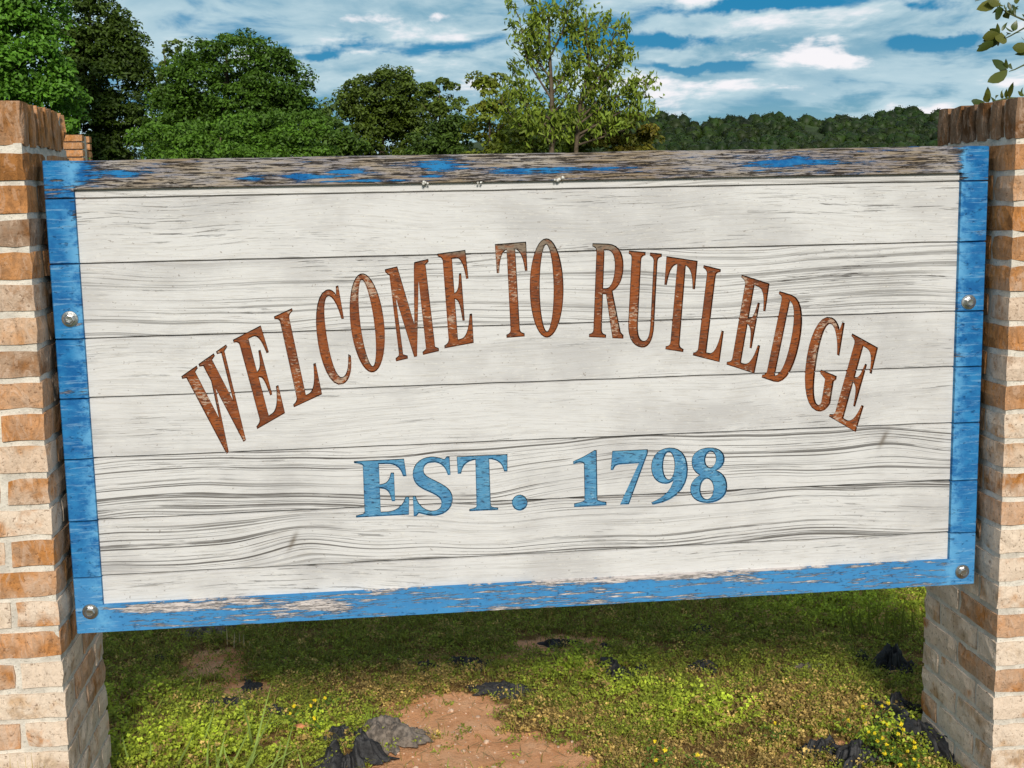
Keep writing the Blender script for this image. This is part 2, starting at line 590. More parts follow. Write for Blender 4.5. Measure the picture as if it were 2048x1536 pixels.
M_white = mat_white()
M_blue = mat_blue()
M_rust = mat_letter('rust_brown_letter_paint', (.255, .060, .005), (.15, .033, .004), (.44, .32, .23), (.035, .014, .007), .085)
M_lblue = mat_letter('light_blue_letter_paint', (.055, .205, .37), (.085, .27, .43), (.20, .40, .54), (.010, .03, .07), .02)
M_brick = mat_brick()
M_mortar = mat_mortar()
M_ground = mat_ground()
M_leaf = mat_tint('tree_leaves', .55, .30)
M_herb = mat_tint('low_plant_leaves', .6, .35)
M_bark = mat_plain('grey_brown_bark', (.10, .075, .05), .9, var=.35, spec=.1, scale=9)
M_steel = mat_plain('bright_steel', (.55, .53, .51), .28, metal=1.0, var=.2)
M_fabric = mat_plain('black_landscape_fabric', (.022, .021, .022), .62, spec=.4, var=.3, scale=130)
M_oldfab = mat_plain('dusty_grey_fabric', (.16, .13, .105), .8, var=.45, scale=60)
M_stone = mat_plain('pale_pebbles', (.52, .36, .25), .85, var=.3)
M_cocoon = mat_plain('white_cocoon_silk', (.62, .60, .55), .9, var=.3, scale=300)
M_stem = mat_plain('green_stem', (.07, .08, .025), .7, var=.3)

# ------------------------------------------------------------------ ground
DIRT = [(gp(905, 1425), .17, .16, 1.0), (gp(960, 1500), .26, .13, 1.0), (gp(1080, 1525), .16, .11, 1.0), (gp(830, 1545), .20, .10, 1.0),
        (gp(430, 1318), .11, .15, .8), (gp(490, 1372), .13, .09, .85), (gp(1590, 1502), .05, .04, .8), (gp(1660, 1495), .05, .05, .7),
        (gp(1140, 1285), .20, .08, .65), (gp(1010, 1310), .10, .05, .5), (gp(860, 1320), .10, .07, .5), (gp(1420, 1365), .09, .04, .5),
        (gp(1560, 1335), .10, .03, .4), (gp(560, 1480), .06, .03, .5)]


def dirt_mask(x, y):
    m = np.zeros_like(x)
    wx = x + .075 * sines(x, y, 3, 16) + .06 * sines(x, y, 5, 60)
    wy = y + .075 * sines(x, y, 4, 16) + .06 * sines(x, y, 6, 60)
    for p, a, b, k in DIRT:
        q = ((wx - p[0]) / a) ** 2 + ((wy - p[1]) / b) ** 2
        m = np.maximum(m, k * np.clip(1.6 - q, 0, 1))
    return m


def gz(x, y):
    near = np.exp(-((x / 6) ** 2 + (y / 6) ** 2))
    return near * (.014 * sines(x, y, 11, 5) + .004 * sines(x, y, 12, 60, 2)) - .012 * dirt_mask(x, y) * near


def axis(lo, hi, step, far):
    a = np.arange(lo, hi + 1e-6, step)
    up, dn = [hi], [lo]
    d_ = step
    while up[-1] < far:
        d_ *= 1.35
        up.append(up[-1] + d_)
        dn.append(dn[-1] - d_)
    return np.array(sorted(dn[1:]) + list(a) + up[1:])


gxs, gys = axis(-1.7, 2.1, .02, 3000), axis(-.2, 2.0, .02, 3000)
GX, GY = np.meshgrid(gxs, gys)
GV = np.stack([GX, GY, gz(GX, GY)], -1).reshape(-1, 3)
nx = len(gxs)
ii = (np.arange(len(gys) - 1)[:, None] * nx + np.arange(nx - 1)[None]).ravel()
GF = np.stack([ii, ii + 1, ii + nx + 1, ii + nx], 1)
gme = np_mesh('ground', GV, GF, smooth=True)
da = gme.attributes.new('dirt', 'FLOAT', 'POINT')
da.data.foreach_set('value', dirt_mask(GX, GY).ravel().astype(np.float32))
ground = link('ground', gme, [M_ground])
ground['kind'] = 'structure'

# ------------------------------------------------------------------ wooded hill far behind
RIDGE = [(-2000, 396), (-900, 345), (300, 330), (700, 320), (1000, 262), (1060, 225), (1130, 205), (1220, 212), (1300, 222), (1345, 224), (1400, 241),
         (1450, 228), (1530, 224), (1600, 229), (1680, 226), (1740, 223), (1810, 209), (1870, 214), (1950, 232), (2100, 225),
         (2400, 250), (3200, 300), (4200, 396)]
HY0, HY1 = 330.0, 470.0
ru = np.array([r[0] for r in RIDGE], float)
rv = np.array([r[1] for r in RIDGE], float)


def hill_pt(u, t):
    v = np.interp(u, ru, rv) + 14 - 2.5 * math.sin(u * .061)
    p = at(u, 405 + (v - 405) * t, HY0 + (HY1 - HY0) * t)
    return np.array([p[0], p[1], max(p[2], -.5)])


us = np.linspace(-2000, 4200, 170)
ts = np.linspace(0, 1, 14)
HV = np.array([hill_pt(u, t) for t in ts for u in us] + [hill_pt(u, 1) + np.array([0, 260, -70]) for u in us])
HV[:len(us), 2] = -.5
nu = len(us)
ii = (np.arange(len(ts))[:, None] * nu + np.arange(nu - 1)[None]).ravel()
hill = link('hill', np_mesh('hill', HV, np.stack([ii, ii + 1, ii + nu + 1, ii + nu], 1), smooth=True),
            [mat_plain('hillside_undergrowth', (.03, .05, .015), .95, var=.4, scale=.05)])
hill['kind'] = 'structure'
bm = bmesh.new()
bmesh.ops.create_icosphere(bm, subdivisions=2, radius=1)
bm.verts.ensure_lookup_table()
ICO = np.array([tuple(v.co) for v in bm.verts])
ICOF = np.array([[v.index for v in f.verts] for f in bm.faces if f.calc_center_median().z > -.45])
bm.free()
parts = []
for k in range(2100):
    u = rng.uniform(1000, 2100) if k < 1400 else rng.uniform(-1900, 4100)
    t = rng.uniform(0, 1) ** .8
    c = hill_pt(u, t)
    if c[2] < .5 and t > .2:
        continue
    r = rng.uniform(1.5, 3.3)
    lump = 1 + .22 * np.array([mnoise.noise(Vector(q_ * 1.9 + k)) for q_ in ICO]) + .16 * np.array([mnoise.noise(Vector(q_ * 5.1 + k)) for q_ in ICO])
    lump = lump * rng.uniform(.86, 1.10, len(ICO))
    V = c + ICO * lump[:, None] * np.array([r, r, r * rng.uniform(.85, 1.25)])
    base = np.array([.016, .038, .005]) * rng.uniform(.5, 1.4) + np.array([.013, .013, 0]) * rng.uniform(0, 1)
    parts.append((V, ICOF, base * rng.uniform(.45, 1.5, (len(V), 1))))
    n = 110
    q_ = rng.integers(0, len(ICO), n)
    parts.append(leaves(V[q_] + rng.normal(size=(n, 3)) * .25, unit(ICO[q_] + rng.normal(size=(n, 3)) * .6), rng.uniform(.4, .9, n), rng.uniform(.3, .6, n),
                        base * rng.uniform(.5, 1.6, (n, 1))))
fo = link('hill_forest', np_mesh('hill_forest', *merge(parts)), [M_leaf])
fo['kind'] = 'stuff'
tag(fo, 'dark green woodland covering the low hill on the horizon', 'forest')


# ------------------------------------------------------------------ trees
def crown(blobs, n, size, base, jit=.25, sub=.34, nsub=60, lw=.55, updown=.45, gold=(0, 0, 0)):
    """leaf clumps spread over ellipsoids; blobs: (centre, (rx, ry, rz))"""
    vol = np.array([b[1][0] * b[1][2] for b in blobs])
    vol = vol / vol.sum()
    parts = []
    for (c, r), f in zip(blobs, vol):
        ns = max(6, int(nsub * f))
        dr = unit(rng.normal(size=(ns, 3)))
        cc = np.array(c) + dr * np.array(r) * rng.uniform(.45, 1.0, (ns, 1)) ** .4
        m = int(n * f / ns)
        for k in range(ns):
            sr = sub * rng.uniform(.6, 1.35) * np.array([1, 1, .75])
            dd = unit(rng.normal(size=(m, 3)))
            dd[:, 2] = np.where(dd[:, 2] < -.2, -dd[:, 2], dd[:, 2])
            P = cc[k] + dd * sr * rng.uniform(.35, 1.0, (m, 1)) ** .5
            N = unit(dd * .6 + np.array([0, -.15, updown]) + rng.normal(size=(m, 3)) * .5)
            tone = rng.uniform(1 - jit, 1 + jit)
            col = np.array(base) * tone + np.array(gold) * rng.uniform(0, 1) ** 2
            col = col * rng.uniform(.75, 1.3, (m, 1))
            parts.append(leaves(P, N, size * rng.uniform(.7, 1.3, m), size * lw * rng.uniform(.7, 1.3, m), col))
    return np_mesh('crown', *merge(parts))


def wood(paths):
    parts = [tube(p, r, 6) for p, r in paths]
    V, F, _ = merge(parts)
    return np_mesh('trunk', V, F, smooth=True)


def limbs(base, top, r0, n, spread, rnd):
    """trunk with a few rising limbs"""
    base, top = np.array(base), np.array(top)
    H = top[2] - base[2]
    mid = (base + top) / 2 + np.array([rnd.uniform(-.04, .04) * H, 0, 0])
    pts = [base, base * .7 + mid * .3, mid, mid * .4 + top * .6, top]
    out = [(pts, [r0, r0 * .8, r0 * .6, r0 * .35, r0 * .1])]
    for k in range(n):
        t = rnd.uniform(.25, .8)
        s = base + (top - base) * t
        a = rnd.uniform(0, 2 * math.pi)
        L = spread * rnd.uniform(.5, 1.0) * (1.1 - t * .6)
        e = s + np.array([math.cos(a) * L, math.sin(a) * L, L * rnd.uniform(.5, 1.0)])
        m_ = (s + e) / 2 + np.array([0, 0, -.06 * L])
        rr = r0 * (1 - t) * .5 + .008
        out.append(([s, m_, e], [rr, rr * .6, rr * .2]))
    return out


def tree(name, label, Y, ubase, outline, n, size, base, nsub=60, sub=.34, group='trees behind the sign', trunk_r=.12, jit=.25,
         gold=(0, 0, 0), lw=.55, cat='tree', thick=.85):
    """outline: ellipses (u, v, half width px, half height px) as seen beside each other at depth Y"""
    k = (Y - CAM[1]) / FPX
    o = at(ubase, 400, Y)
    root = thing(name, label, cat, (o[0], Y, 0), group)
    bl = []
    for (u, v, a, b) in outline:
        c = at(u, v, Y) - np.array([o[0], Y, 0])
        bl.append((c + np.array([0, rng.uniform(-.2, .2) * a * k, 0]), (a * k * .93, a * k * thick, b * k * .93)))
    top = max(b[0][2] + b[1][2] * .8 for b in bl)
    me = crown(bl, n, size, base, nsub=nsub, sub=sub, jit=jit, gold=gold, lw=lw)
    cr = link('crown', me, [M_leaf], root)
    cr['kind'] = 'stuff'
    rnd = random.Random(int(ubase))
    link('trunk', wood(limbs((0, 0, -.1), (0, 0, top), trunk_r, 7, top * .20, rnd)), [M_bark], root)
    return root


GRP = 'trees behind the sign'
tree('leafy_tree', 'tall light green tree at the far left behind the left brick pillar', 23, 20,
     [(20, 120, 110, 130), (45, 50, 75, 85), (-60, 60, 120, 140), (60, -40, 70, 90), (40, 230, 120, 90), (95, 170, 45, 70), (20, 330, 130, 80)],
     34000, .11, (.105, .24, .02), nsub=260, sub=.38, trunk_r=.16)
tree('leafy_tree', 'tall dark conical tree between the light green tree and the round tree', 27, 205,
     [(195, 60, 55, 85), (150, 60, 28, 70), (215, 130, 75, 90), (235, 200, 88, 90), (205, 270, 95, 80), (250, 95, 38, 60), (200, 350, 100, 70), (145, 200, 40, 90)],
     42000, .095, (.058, .098, .010), nsub=420, sub=.30, trunk_r=.17, lw=.6, jit=.3)
tree('slender_tree', 'thin pale sapling rising left of the round tree', 25, 345,
     [(345, 118, 26, 36), (335, 165, 26, 40), (350, 230, 40, 60), (345, 300, 40, 70)], 1500, .13, (.13, .19, .03), nsub=40, sub=.20, trunk_r=.05)
tree('round_tree', 'large round dark green tree with a dense dome crown', 22, 470,
     [(478, 185, 138, 116), (425, 205, 110, 90), (545, 200, 78, 92), (470, 255, 162, 80), (590, 250, 55, 60), (350, 230, 52, 65), (470, 330, 180, 80)],
     70000, .075, (.062, .128, .009), nsub=900, sub=.24, trunk_r=.18, jit=.3)
tree('broad_shrub', 'bright green low shrub in front of the round tree', 18, 450,
     [(330, 290, 70, 38), (430, 285, 80, 45), (530, 280, 80, 45), (620, 280, 60, 50), (470, 350, 200, 60)], 20000, .07,
     (.085, .175, .013), nsub=210, sub=.22, trunk_r=.06, group='shrubs behind the sign', cat='shrub')
tree('bushy_tree', 'dark olive bushy tree right of the round tree', 26, 770,
     [(765, 215, 85, 72), (720, 205, 48, 50), (815, 225, 58, 62), (770, 290, 100, 55), (790, 165, 35, 26), (770, 350, 100, 70)],
     34000, .085, (.074, .112, .010), nsub=420, sub=.24, trunk_r=.12)
tree('bushy_tree', 'small loose tree between the olive bushy tree and the tall airy tree', 24, 885,
     [(880, 200, 32, 42), (900, 240, 36, 50), (870, 280, 50, 45), (885, 350, 60, 60)], 6000, .10, (.085, .125, .014), nsub=60, sub=.22, trunk_r=.06)
tree('slender_tree', 'small sprig of a tree in the gap beside the round tree', 25, 660,
     [(660, 225, 18, 24), (655, 265, 30, 40), (660, 320, 40, 50)], 1500, .12, (.08, .13, .02), nsub=30, sub=.2, trunk_r=.05)
tree('yellowish_bush', 'yellow green bush left below the tall airy tree', 19, 985,
     [(965, 200, 30, 45), (1005, 185, 26, 34), (985, 250, 55, 50), (1020, 290, 60, 40), (985, 340, 70, 50)], 5500, .09,
     (.16, .20, .018), nsub=70, sub=.20, trunk_r=.05, group='shrubs behind the sign', cat='shrub', gold=(.05, .02, 0))
tree('yellowish_bush', 'yellow green bush right below the tall airy tree', 17, 1262,
     [(1260, 262, 52, 36), (1290, 285, 38, 28), (1225, 280, 42, 34), (1260, 340, 70, 50)], 5200, .09,
     (.15, .155, .018), nsub=70, sub=.15, trunk_r=.05, group='shrubs behind the sign', cat='shrub', gold=(.07, .02, 0))
tree('low_bush', 'low green bush at the foot of the tall airy tree', 18, 1120,
     [(1070, 275, 60, 34), (1150, 270, 70, 38), (1110, 320, 110, 50)], 5500, .10,
     (.12, .165, .016), nsub=90, sub=.18, trunk_r=.05, group='shrubs behind the sign', cat='shrub', gold=(.03, .01, 0))


tree('low_bush', 'dark green bush filling the gap between the round tree and the olive bushy tree', 20, 655,
     [(650, 275, 50, 40), (690, 290, 40, 30), (660, 330, 60, 40)], 7000, .08, (.065, .12, .012), nsub=90, sub=.2, trunk_r=.05,
     group='shrubs behind the sign', cat='shrub')
tree('low_bush', 'dark green bush filling the gap right of the olive bushy tree', 21, 890,
     [(860, 285, 50, 34), (915, 275, 40, 38), (890, 330, 80, 40)], 7000, .08, (.06, .105, .012), nsub=90, sub=.2, trunk_r=.05,
     group='shrubs behind the sign', cat='shrub')


def airy_tree():
    Y = 16.0
    o = at(1140, 400, Y)
    root = thing('airy_tree', 'tall young tree with sparse drooping leaves rising above the sign', 'tree', (o[0], Y, 0), GRP)

    def q(u, v, dy=0.0):
        return at(u, v, Y) - np.array([o[0], Y, 0]) + np.array([0, dy, 0])
    rnd = random.Random(5)
    paths = []
    stem = [np.array([0, 0, -.1]), q(1105, 400), q(1103, 300), q(1104, 200), q(1100, 120), q(1098, 50), q(1096, 18)]
    paths.append((stem, [.06, .05, .042, .034, .024, .014, .005]))
    stem2 = [q(1150, 420), q(1152, 300), q(1160, 210), q(1178, 130), q(1172, 60), q(1172, 16)]
    paths.append((stem2, [.045, .035, .028, .02, .012, .004]))
    tips = [((1104, 200), (1055, 120), (1040, 35)), ((1104, 160), (1070, 110), (1062, 70)), ((1102, 110), (1120, 70), (1130, 20)),
            ((1160, 210), (1215, 130), (1222, 62)), ((1178, 130), (1195, 80), (1205, 45)), ((1160, 200), (1225, 150), (1248, 110)),
            ((1155, 250), (1230, 195), (1300, 165)), ((1158, 240), (1210, 190), (1240, 150)), ((1155, 270), (1240, 225), (1295, 190)),
            ((1103, 240), (1050, 200), (1035, 150)), ((1103, 260), (1060, 225), (1040, 190)), ((1103, 280), (1040, 250), (1005, 205)),
            ((1104, 190), (1130, 150), (1150, 110)), ((1103, 230), (1130, 200), (1135, 160)), ((1160, 230), (1190, 180), (1200, 120)),
            ((1155, 280), (1200, 240), (1230, 215)), ((1103, 290), (1075, 260), (1060, 235)), ((1178, 120), (1150, 80), (1148, 40)),
            ((1100, 100), (1075, 60), (1078, 25)), ((1155, 290), (1250, 260), (1280, 230)), ((1103, 300), (1120, 260), (1140, 230))]
    clusters = [(q(1096, 20), .22), (q(1172, 20), .2), (q(1100, 60), .25), (q(1172, 70), .25)]
    for (s_, m_, e_) in tips:
        dy = rnd.uniform(-.35, .35)
        a, b, c = q(*s_), q(*m_, dy * .6), q(*e_, dy)
        paths.append(([a, b, c], [.018, .011, .004]))
        for t in np.linspace(.35, 1, 5):
            p = (1 - t) ** 2 * a + 2 * t * (1 - t) * b + t * t * c
            clusters.append((p, .21))
            for _ in range(2):
                tw = p + np.array([rnd.uniform(-.22, .22), rnd.uniform(-.22, .22), rnd.uniform(-.03, .2)])
                paths.append(([p, (p + tw) / 2 + np.array([0, 0, .02]), tw], [.006, .004, .002]))
                clusters.append((tw, .10))
    parts = []
    for c, r in clusters:
        n = int(rnd.uniform(12, 28))
        P = c + rng.normal(size=(n, 3)) * r * .5
        tip = np.array([0, -.1, -1.0]) + rng.normal(size=(n, 3)) * .55
        N = unit(np.array([0, -.6, .35]) + rng.normal(size=(n, 3)) * .6)
        col = np.array([.15, .215, .022]) * rng.uniform(.6, 1.5, (n, 1)) + np.array([.03, .015, 0]) * rng.uniform(0, 1, (n, 1))
        parts.append(leaves(P, N, rng.uniform(.075, .13, n), rng.uniform(.028, .045, n), col, tip=tip))
    cr = link('crown', np_mesh('crown', *merge(parts)), [M_leaf], root)
    cr['kind'] = 'stuff'
    link('trunk', wood(paths), [M_bark], root)


airy_tree()


# ------------------------------------------------------------------ brick pillars
J = .0098
PS = .3893                                   # side of the square pillar
ST = (PS - J) / 2                            # stretcher length
HB = .0900                                   # brick width
FILL = PS - 2 * (HB + J)
COURSE = .0677
BH = COURSE - J


def brick_mesh(L, Wd, H, seed, nx_=5, chip=.0046):
    r = random.Random(seed)
    bm = bmesh.new()
    ny_, nz_ = 3, 2
    vs = {}

    def vert(i, j, k):
        key = (i, j, k)
        if key not in vs:
            p = Vector(((i / nx_ - .5) * L, (j / ny_ - .5) * Wd, (k / nz_ - .5) * H))
            ext = (i in (0, nx_)) + (j in (0, ny_)) + (k in (0, nz_))
            s = r.random()
            if ext >= 2:                                   # worn arrises and corners
                f = chip * (.25 + s * (1.3 if ext == 3 else .9))
                for a, (q_, n_) in enumerate(((i, nx_), (j, ny_), (k, nz_))):
                    if q_ == 0:
                        p[a] += f * r.uniform(.1, 1)
                    elif q_ == n_:
                        p[a] -= f * r.uniform(.1, 1)
            else:
                for a, (q_, n_) in enumerate(((i, nx_), (j, ny_), (k, nz_))):
                    if q_ in (0, n_):
                        p[a] += r.uniform(-.0012, .0012)
            vs[key] = bm.verts.new(p)
        return vs[key]
    for i in range(nx_):
        for j in range(ny_):
            for k in (0, nz_):
                bm.faces.new([vert(i, j, k), vert(i + 1, j, k), vert(i + 1, j + 1, k), vert(i, j + 1, k)])
    for i in range(nx_):
        for k in range(nz_):
            for j in (0, ny_):
                bm.faces.new([vert(i, j, k), vert(i + 1, j, k), vert(i + 1, j, k + 1), vert(i, j, k + 1)])
    for j in range(ny_):
        for k in range(nz_):
            for i in (0, nx_):
                bm.faces.new([vert(i, j, k), vert(i, j + 1, k), vert(i, j + 1, k + 1), vert(i, j, k + 1)])
    bmesh.ops.recalc_face_normals(bm, faces=bm.faces)
    me = bpy.data.meshes.new('brick')
    bm.to_mesh(me)
    bm.free()
    me.materials.append(M_brick)
    return me


BR_ST = [brick_mesh(ST, HB, BH, 10 + k) for k in range(10)]
BR_ROW = [brick_mesh(ST, (PS - 5 * J) / 6, .0915, 40 + k, chip=.006) for k in range(7)]
BR_RND = brick_mesh(ST, (PS - 5 * J) / 6, .0915, 77, chip=.022)


def pillar(name, label, x0, y0, ztop, dark):
    """x0, y0: lower left corner of the plan; ztop: underside of the cap course"""
    root = thing(name, label, 'pillar', (x0 + PS / 2, y0 + PS / 2, 0), 'brick pillars holding the sign')
    rnd = random.Random(int(x0 * 100))
    h = PS / 2
    n = int(ztop / COURSE) + 1

    def put(mesh, x, y, z, rz, t, pale):
        o = bpy.data.objects.new('brick', mesh)
        COL.objects.link(o)
        o.parent = root
        o.location = (x + rnd.uniform(-.0008, .0008), y + rnd.uniform(-.0012, .0012), z + rnd.uniform(-.001, .001))
        o.rotation_euler = (0, rnd.uniform(-.008, .008), rz + (math.pi if rnd.random() < .5 else 0))
        o['tone'] = float(t)
        o['pale'] = float(pale)
        return o
    for r in range(1, n + 1):
        z = ztop + .0049 - r * COURSE + BH / 2 - .0049 + J / 2
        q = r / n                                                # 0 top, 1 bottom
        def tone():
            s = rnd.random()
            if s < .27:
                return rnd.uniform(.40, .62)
            lo = .14 + .66 * q ** .8 - dark * 1.5 * (1 - q)  # darker tones towards the top of the pillar
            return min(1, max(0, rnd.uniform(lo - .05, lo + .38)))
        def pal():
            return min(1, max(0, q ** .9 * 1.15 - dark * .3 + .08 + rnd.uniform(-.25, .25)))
        e = h - HB / 2
        if r % 2 == 0:                                           # two stretchers front and back
            spots = [(-h + ST / 2, -e, 0), (h - ST / 2, -e, 0), (-h + ST / 2, e, 0), (h - ST / 2, e, 0),
                     (-e, 0, math.pi / 2), (e, 0, math.pi / 2)]
        else:
            spots = [(-e, -h + ST / 2, math.pi / 2), (-e, h - ST / 2, math.pi / 2), (e, -h + ST / 2, math.pi / 2),
                     (e, h - ST / 2, math.pi / 2), (0, -e, 0), (0, e, 0)]
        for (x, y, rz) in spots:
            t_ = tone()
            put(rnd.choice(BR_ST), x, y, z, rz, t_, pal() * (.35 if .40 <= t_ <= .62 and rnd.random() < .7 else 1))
    wd = (PS - 5 * J) / 6
    for k in range(6):
        for s in (-1, 1):
            me = rnd.choice(BR_ROW)
            if x0 < 0 and k == 5:
                me = BR_RND
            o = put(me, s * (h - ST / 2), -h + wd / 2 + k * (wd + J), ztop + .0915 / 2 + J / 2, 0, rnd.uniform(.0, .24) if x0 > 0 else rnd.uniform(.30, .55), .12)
    # mortar core, a little behind the brick faces
    bm = bmesh.new()
    ins = .0052
    zs = [-.05, ztop - .002, ztop + .0005, ztop + .088]
    bmesh.ops.create_cube(bm, size=1, matrix=Matrix.Translation((0, 0, (ztop + .01) / 2)) @ Matrix.Diagonal((PS - 2 * ins, PS - 2 * ins, ztop + .012, 1)))
    bmesh.ops.create_cube(bm, size=1, matrix=Matrix.Translation((0, 0, ztop + .049)) @ Matrix.Diagonal((PS - .020, PS - .016, .078, 1)))
    me = bpy.data.meshes.new('mortar')
    bm.to_mesh(me)
    bm.free()
    link('mortar', me, [M_mortar], root)
    return root


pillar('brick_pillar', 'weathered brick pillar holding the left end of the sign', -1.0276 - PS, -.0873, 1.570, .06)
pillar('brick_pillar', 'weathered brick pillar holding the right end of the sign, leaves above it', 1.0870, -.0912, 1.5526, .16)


def far_pier():
    Y = 9.0
    p = at(152, 268, Y)
    k = (Y - CAM[1]) / FPX
    x1 = at(166, 290, Y)[0]
    W = .40
    x0 = x1 - W
    H = float(p[2])
    root = thing('brick_pier', 'orange brick pier standing far behind the left pillar beside the dark trees', 'brick pier', ((x0 + x1) / 2, Y + .2, 0))
    rnd = random.Random(3)
    n = int(H / COURSE)
    hh = W / 2
    for r in range(n):
        z = H - (r + .5) * COURSE
        for s in range(2):
            for yy in (-1, 1):
                o = bpy.data.objects.new('brick', rnd.choice(BR_ST))
                COL.objects.link(o)
                o.parent = root
                o.location = ((s - .5) * (ST + J), yy * .15, z)
                o['tone'] = rnd.uniform(.42, .6)
                o['pale'] = .1
    bm = bmesh.new()
    bmesh.ops.create_cube(bm, size=1, matrix=Matrix.Translation((0, 0, H / 2 - .01)) @ Matrix.Diagonal((.33, .33, H, 1)))
    me = bpy.data.meshes.new('mortar')
    bm.to_mesh(me)
    bm.free()
    link('mortar', me, [M_mortar], root)


far_pier()

# ------------------------------------------------------------------ letters: outlines in a unit box (x right, y up)
def path(pts, steps=7):
    out = [pts[0]]
    for p in pts[1:]:
        if len(p) == 2:
            out.append(p)
        else:
            x0, y0 = out[-1]
            for k in range(1, steps + 1):
                t = k / steps
                a, b, c_, d_ = (1 - t) ** 3, 3 * t * (1 - t) ** 2, 3 * t * t * (1 - t), t ** 3
                out.append((a * x0 + b * p[0] + c_ * p[2] + d_ * p[4], a * y0 + b * p[1] + c_ * p[3] + d_ * p[5]))
    res = []
    for q in out:
        if not res or (abs(q[0] - res[-1][0]) + abs(q[1] - res[-1][1])) > 1e-4:
            res.append(q)
    if abs(res[0][0] - res[-1][0]) + abs(res[0][1] - res[-1][1]) < 1e-4:
        res.pop()
    return res


def ell(cx, cy, rx, ry, n=26, rot=0.0):
    o = []
    for k in range(n):
        a = 2 * math.pi * k / n
        x, y = rx * math.cos(a), ry * math.sin(a)
        o.append((cx + x * math.cos(rot) - y * math.sin(rot), cy + x * math.sin(rot) + y * math.cos(rot)))
    return o


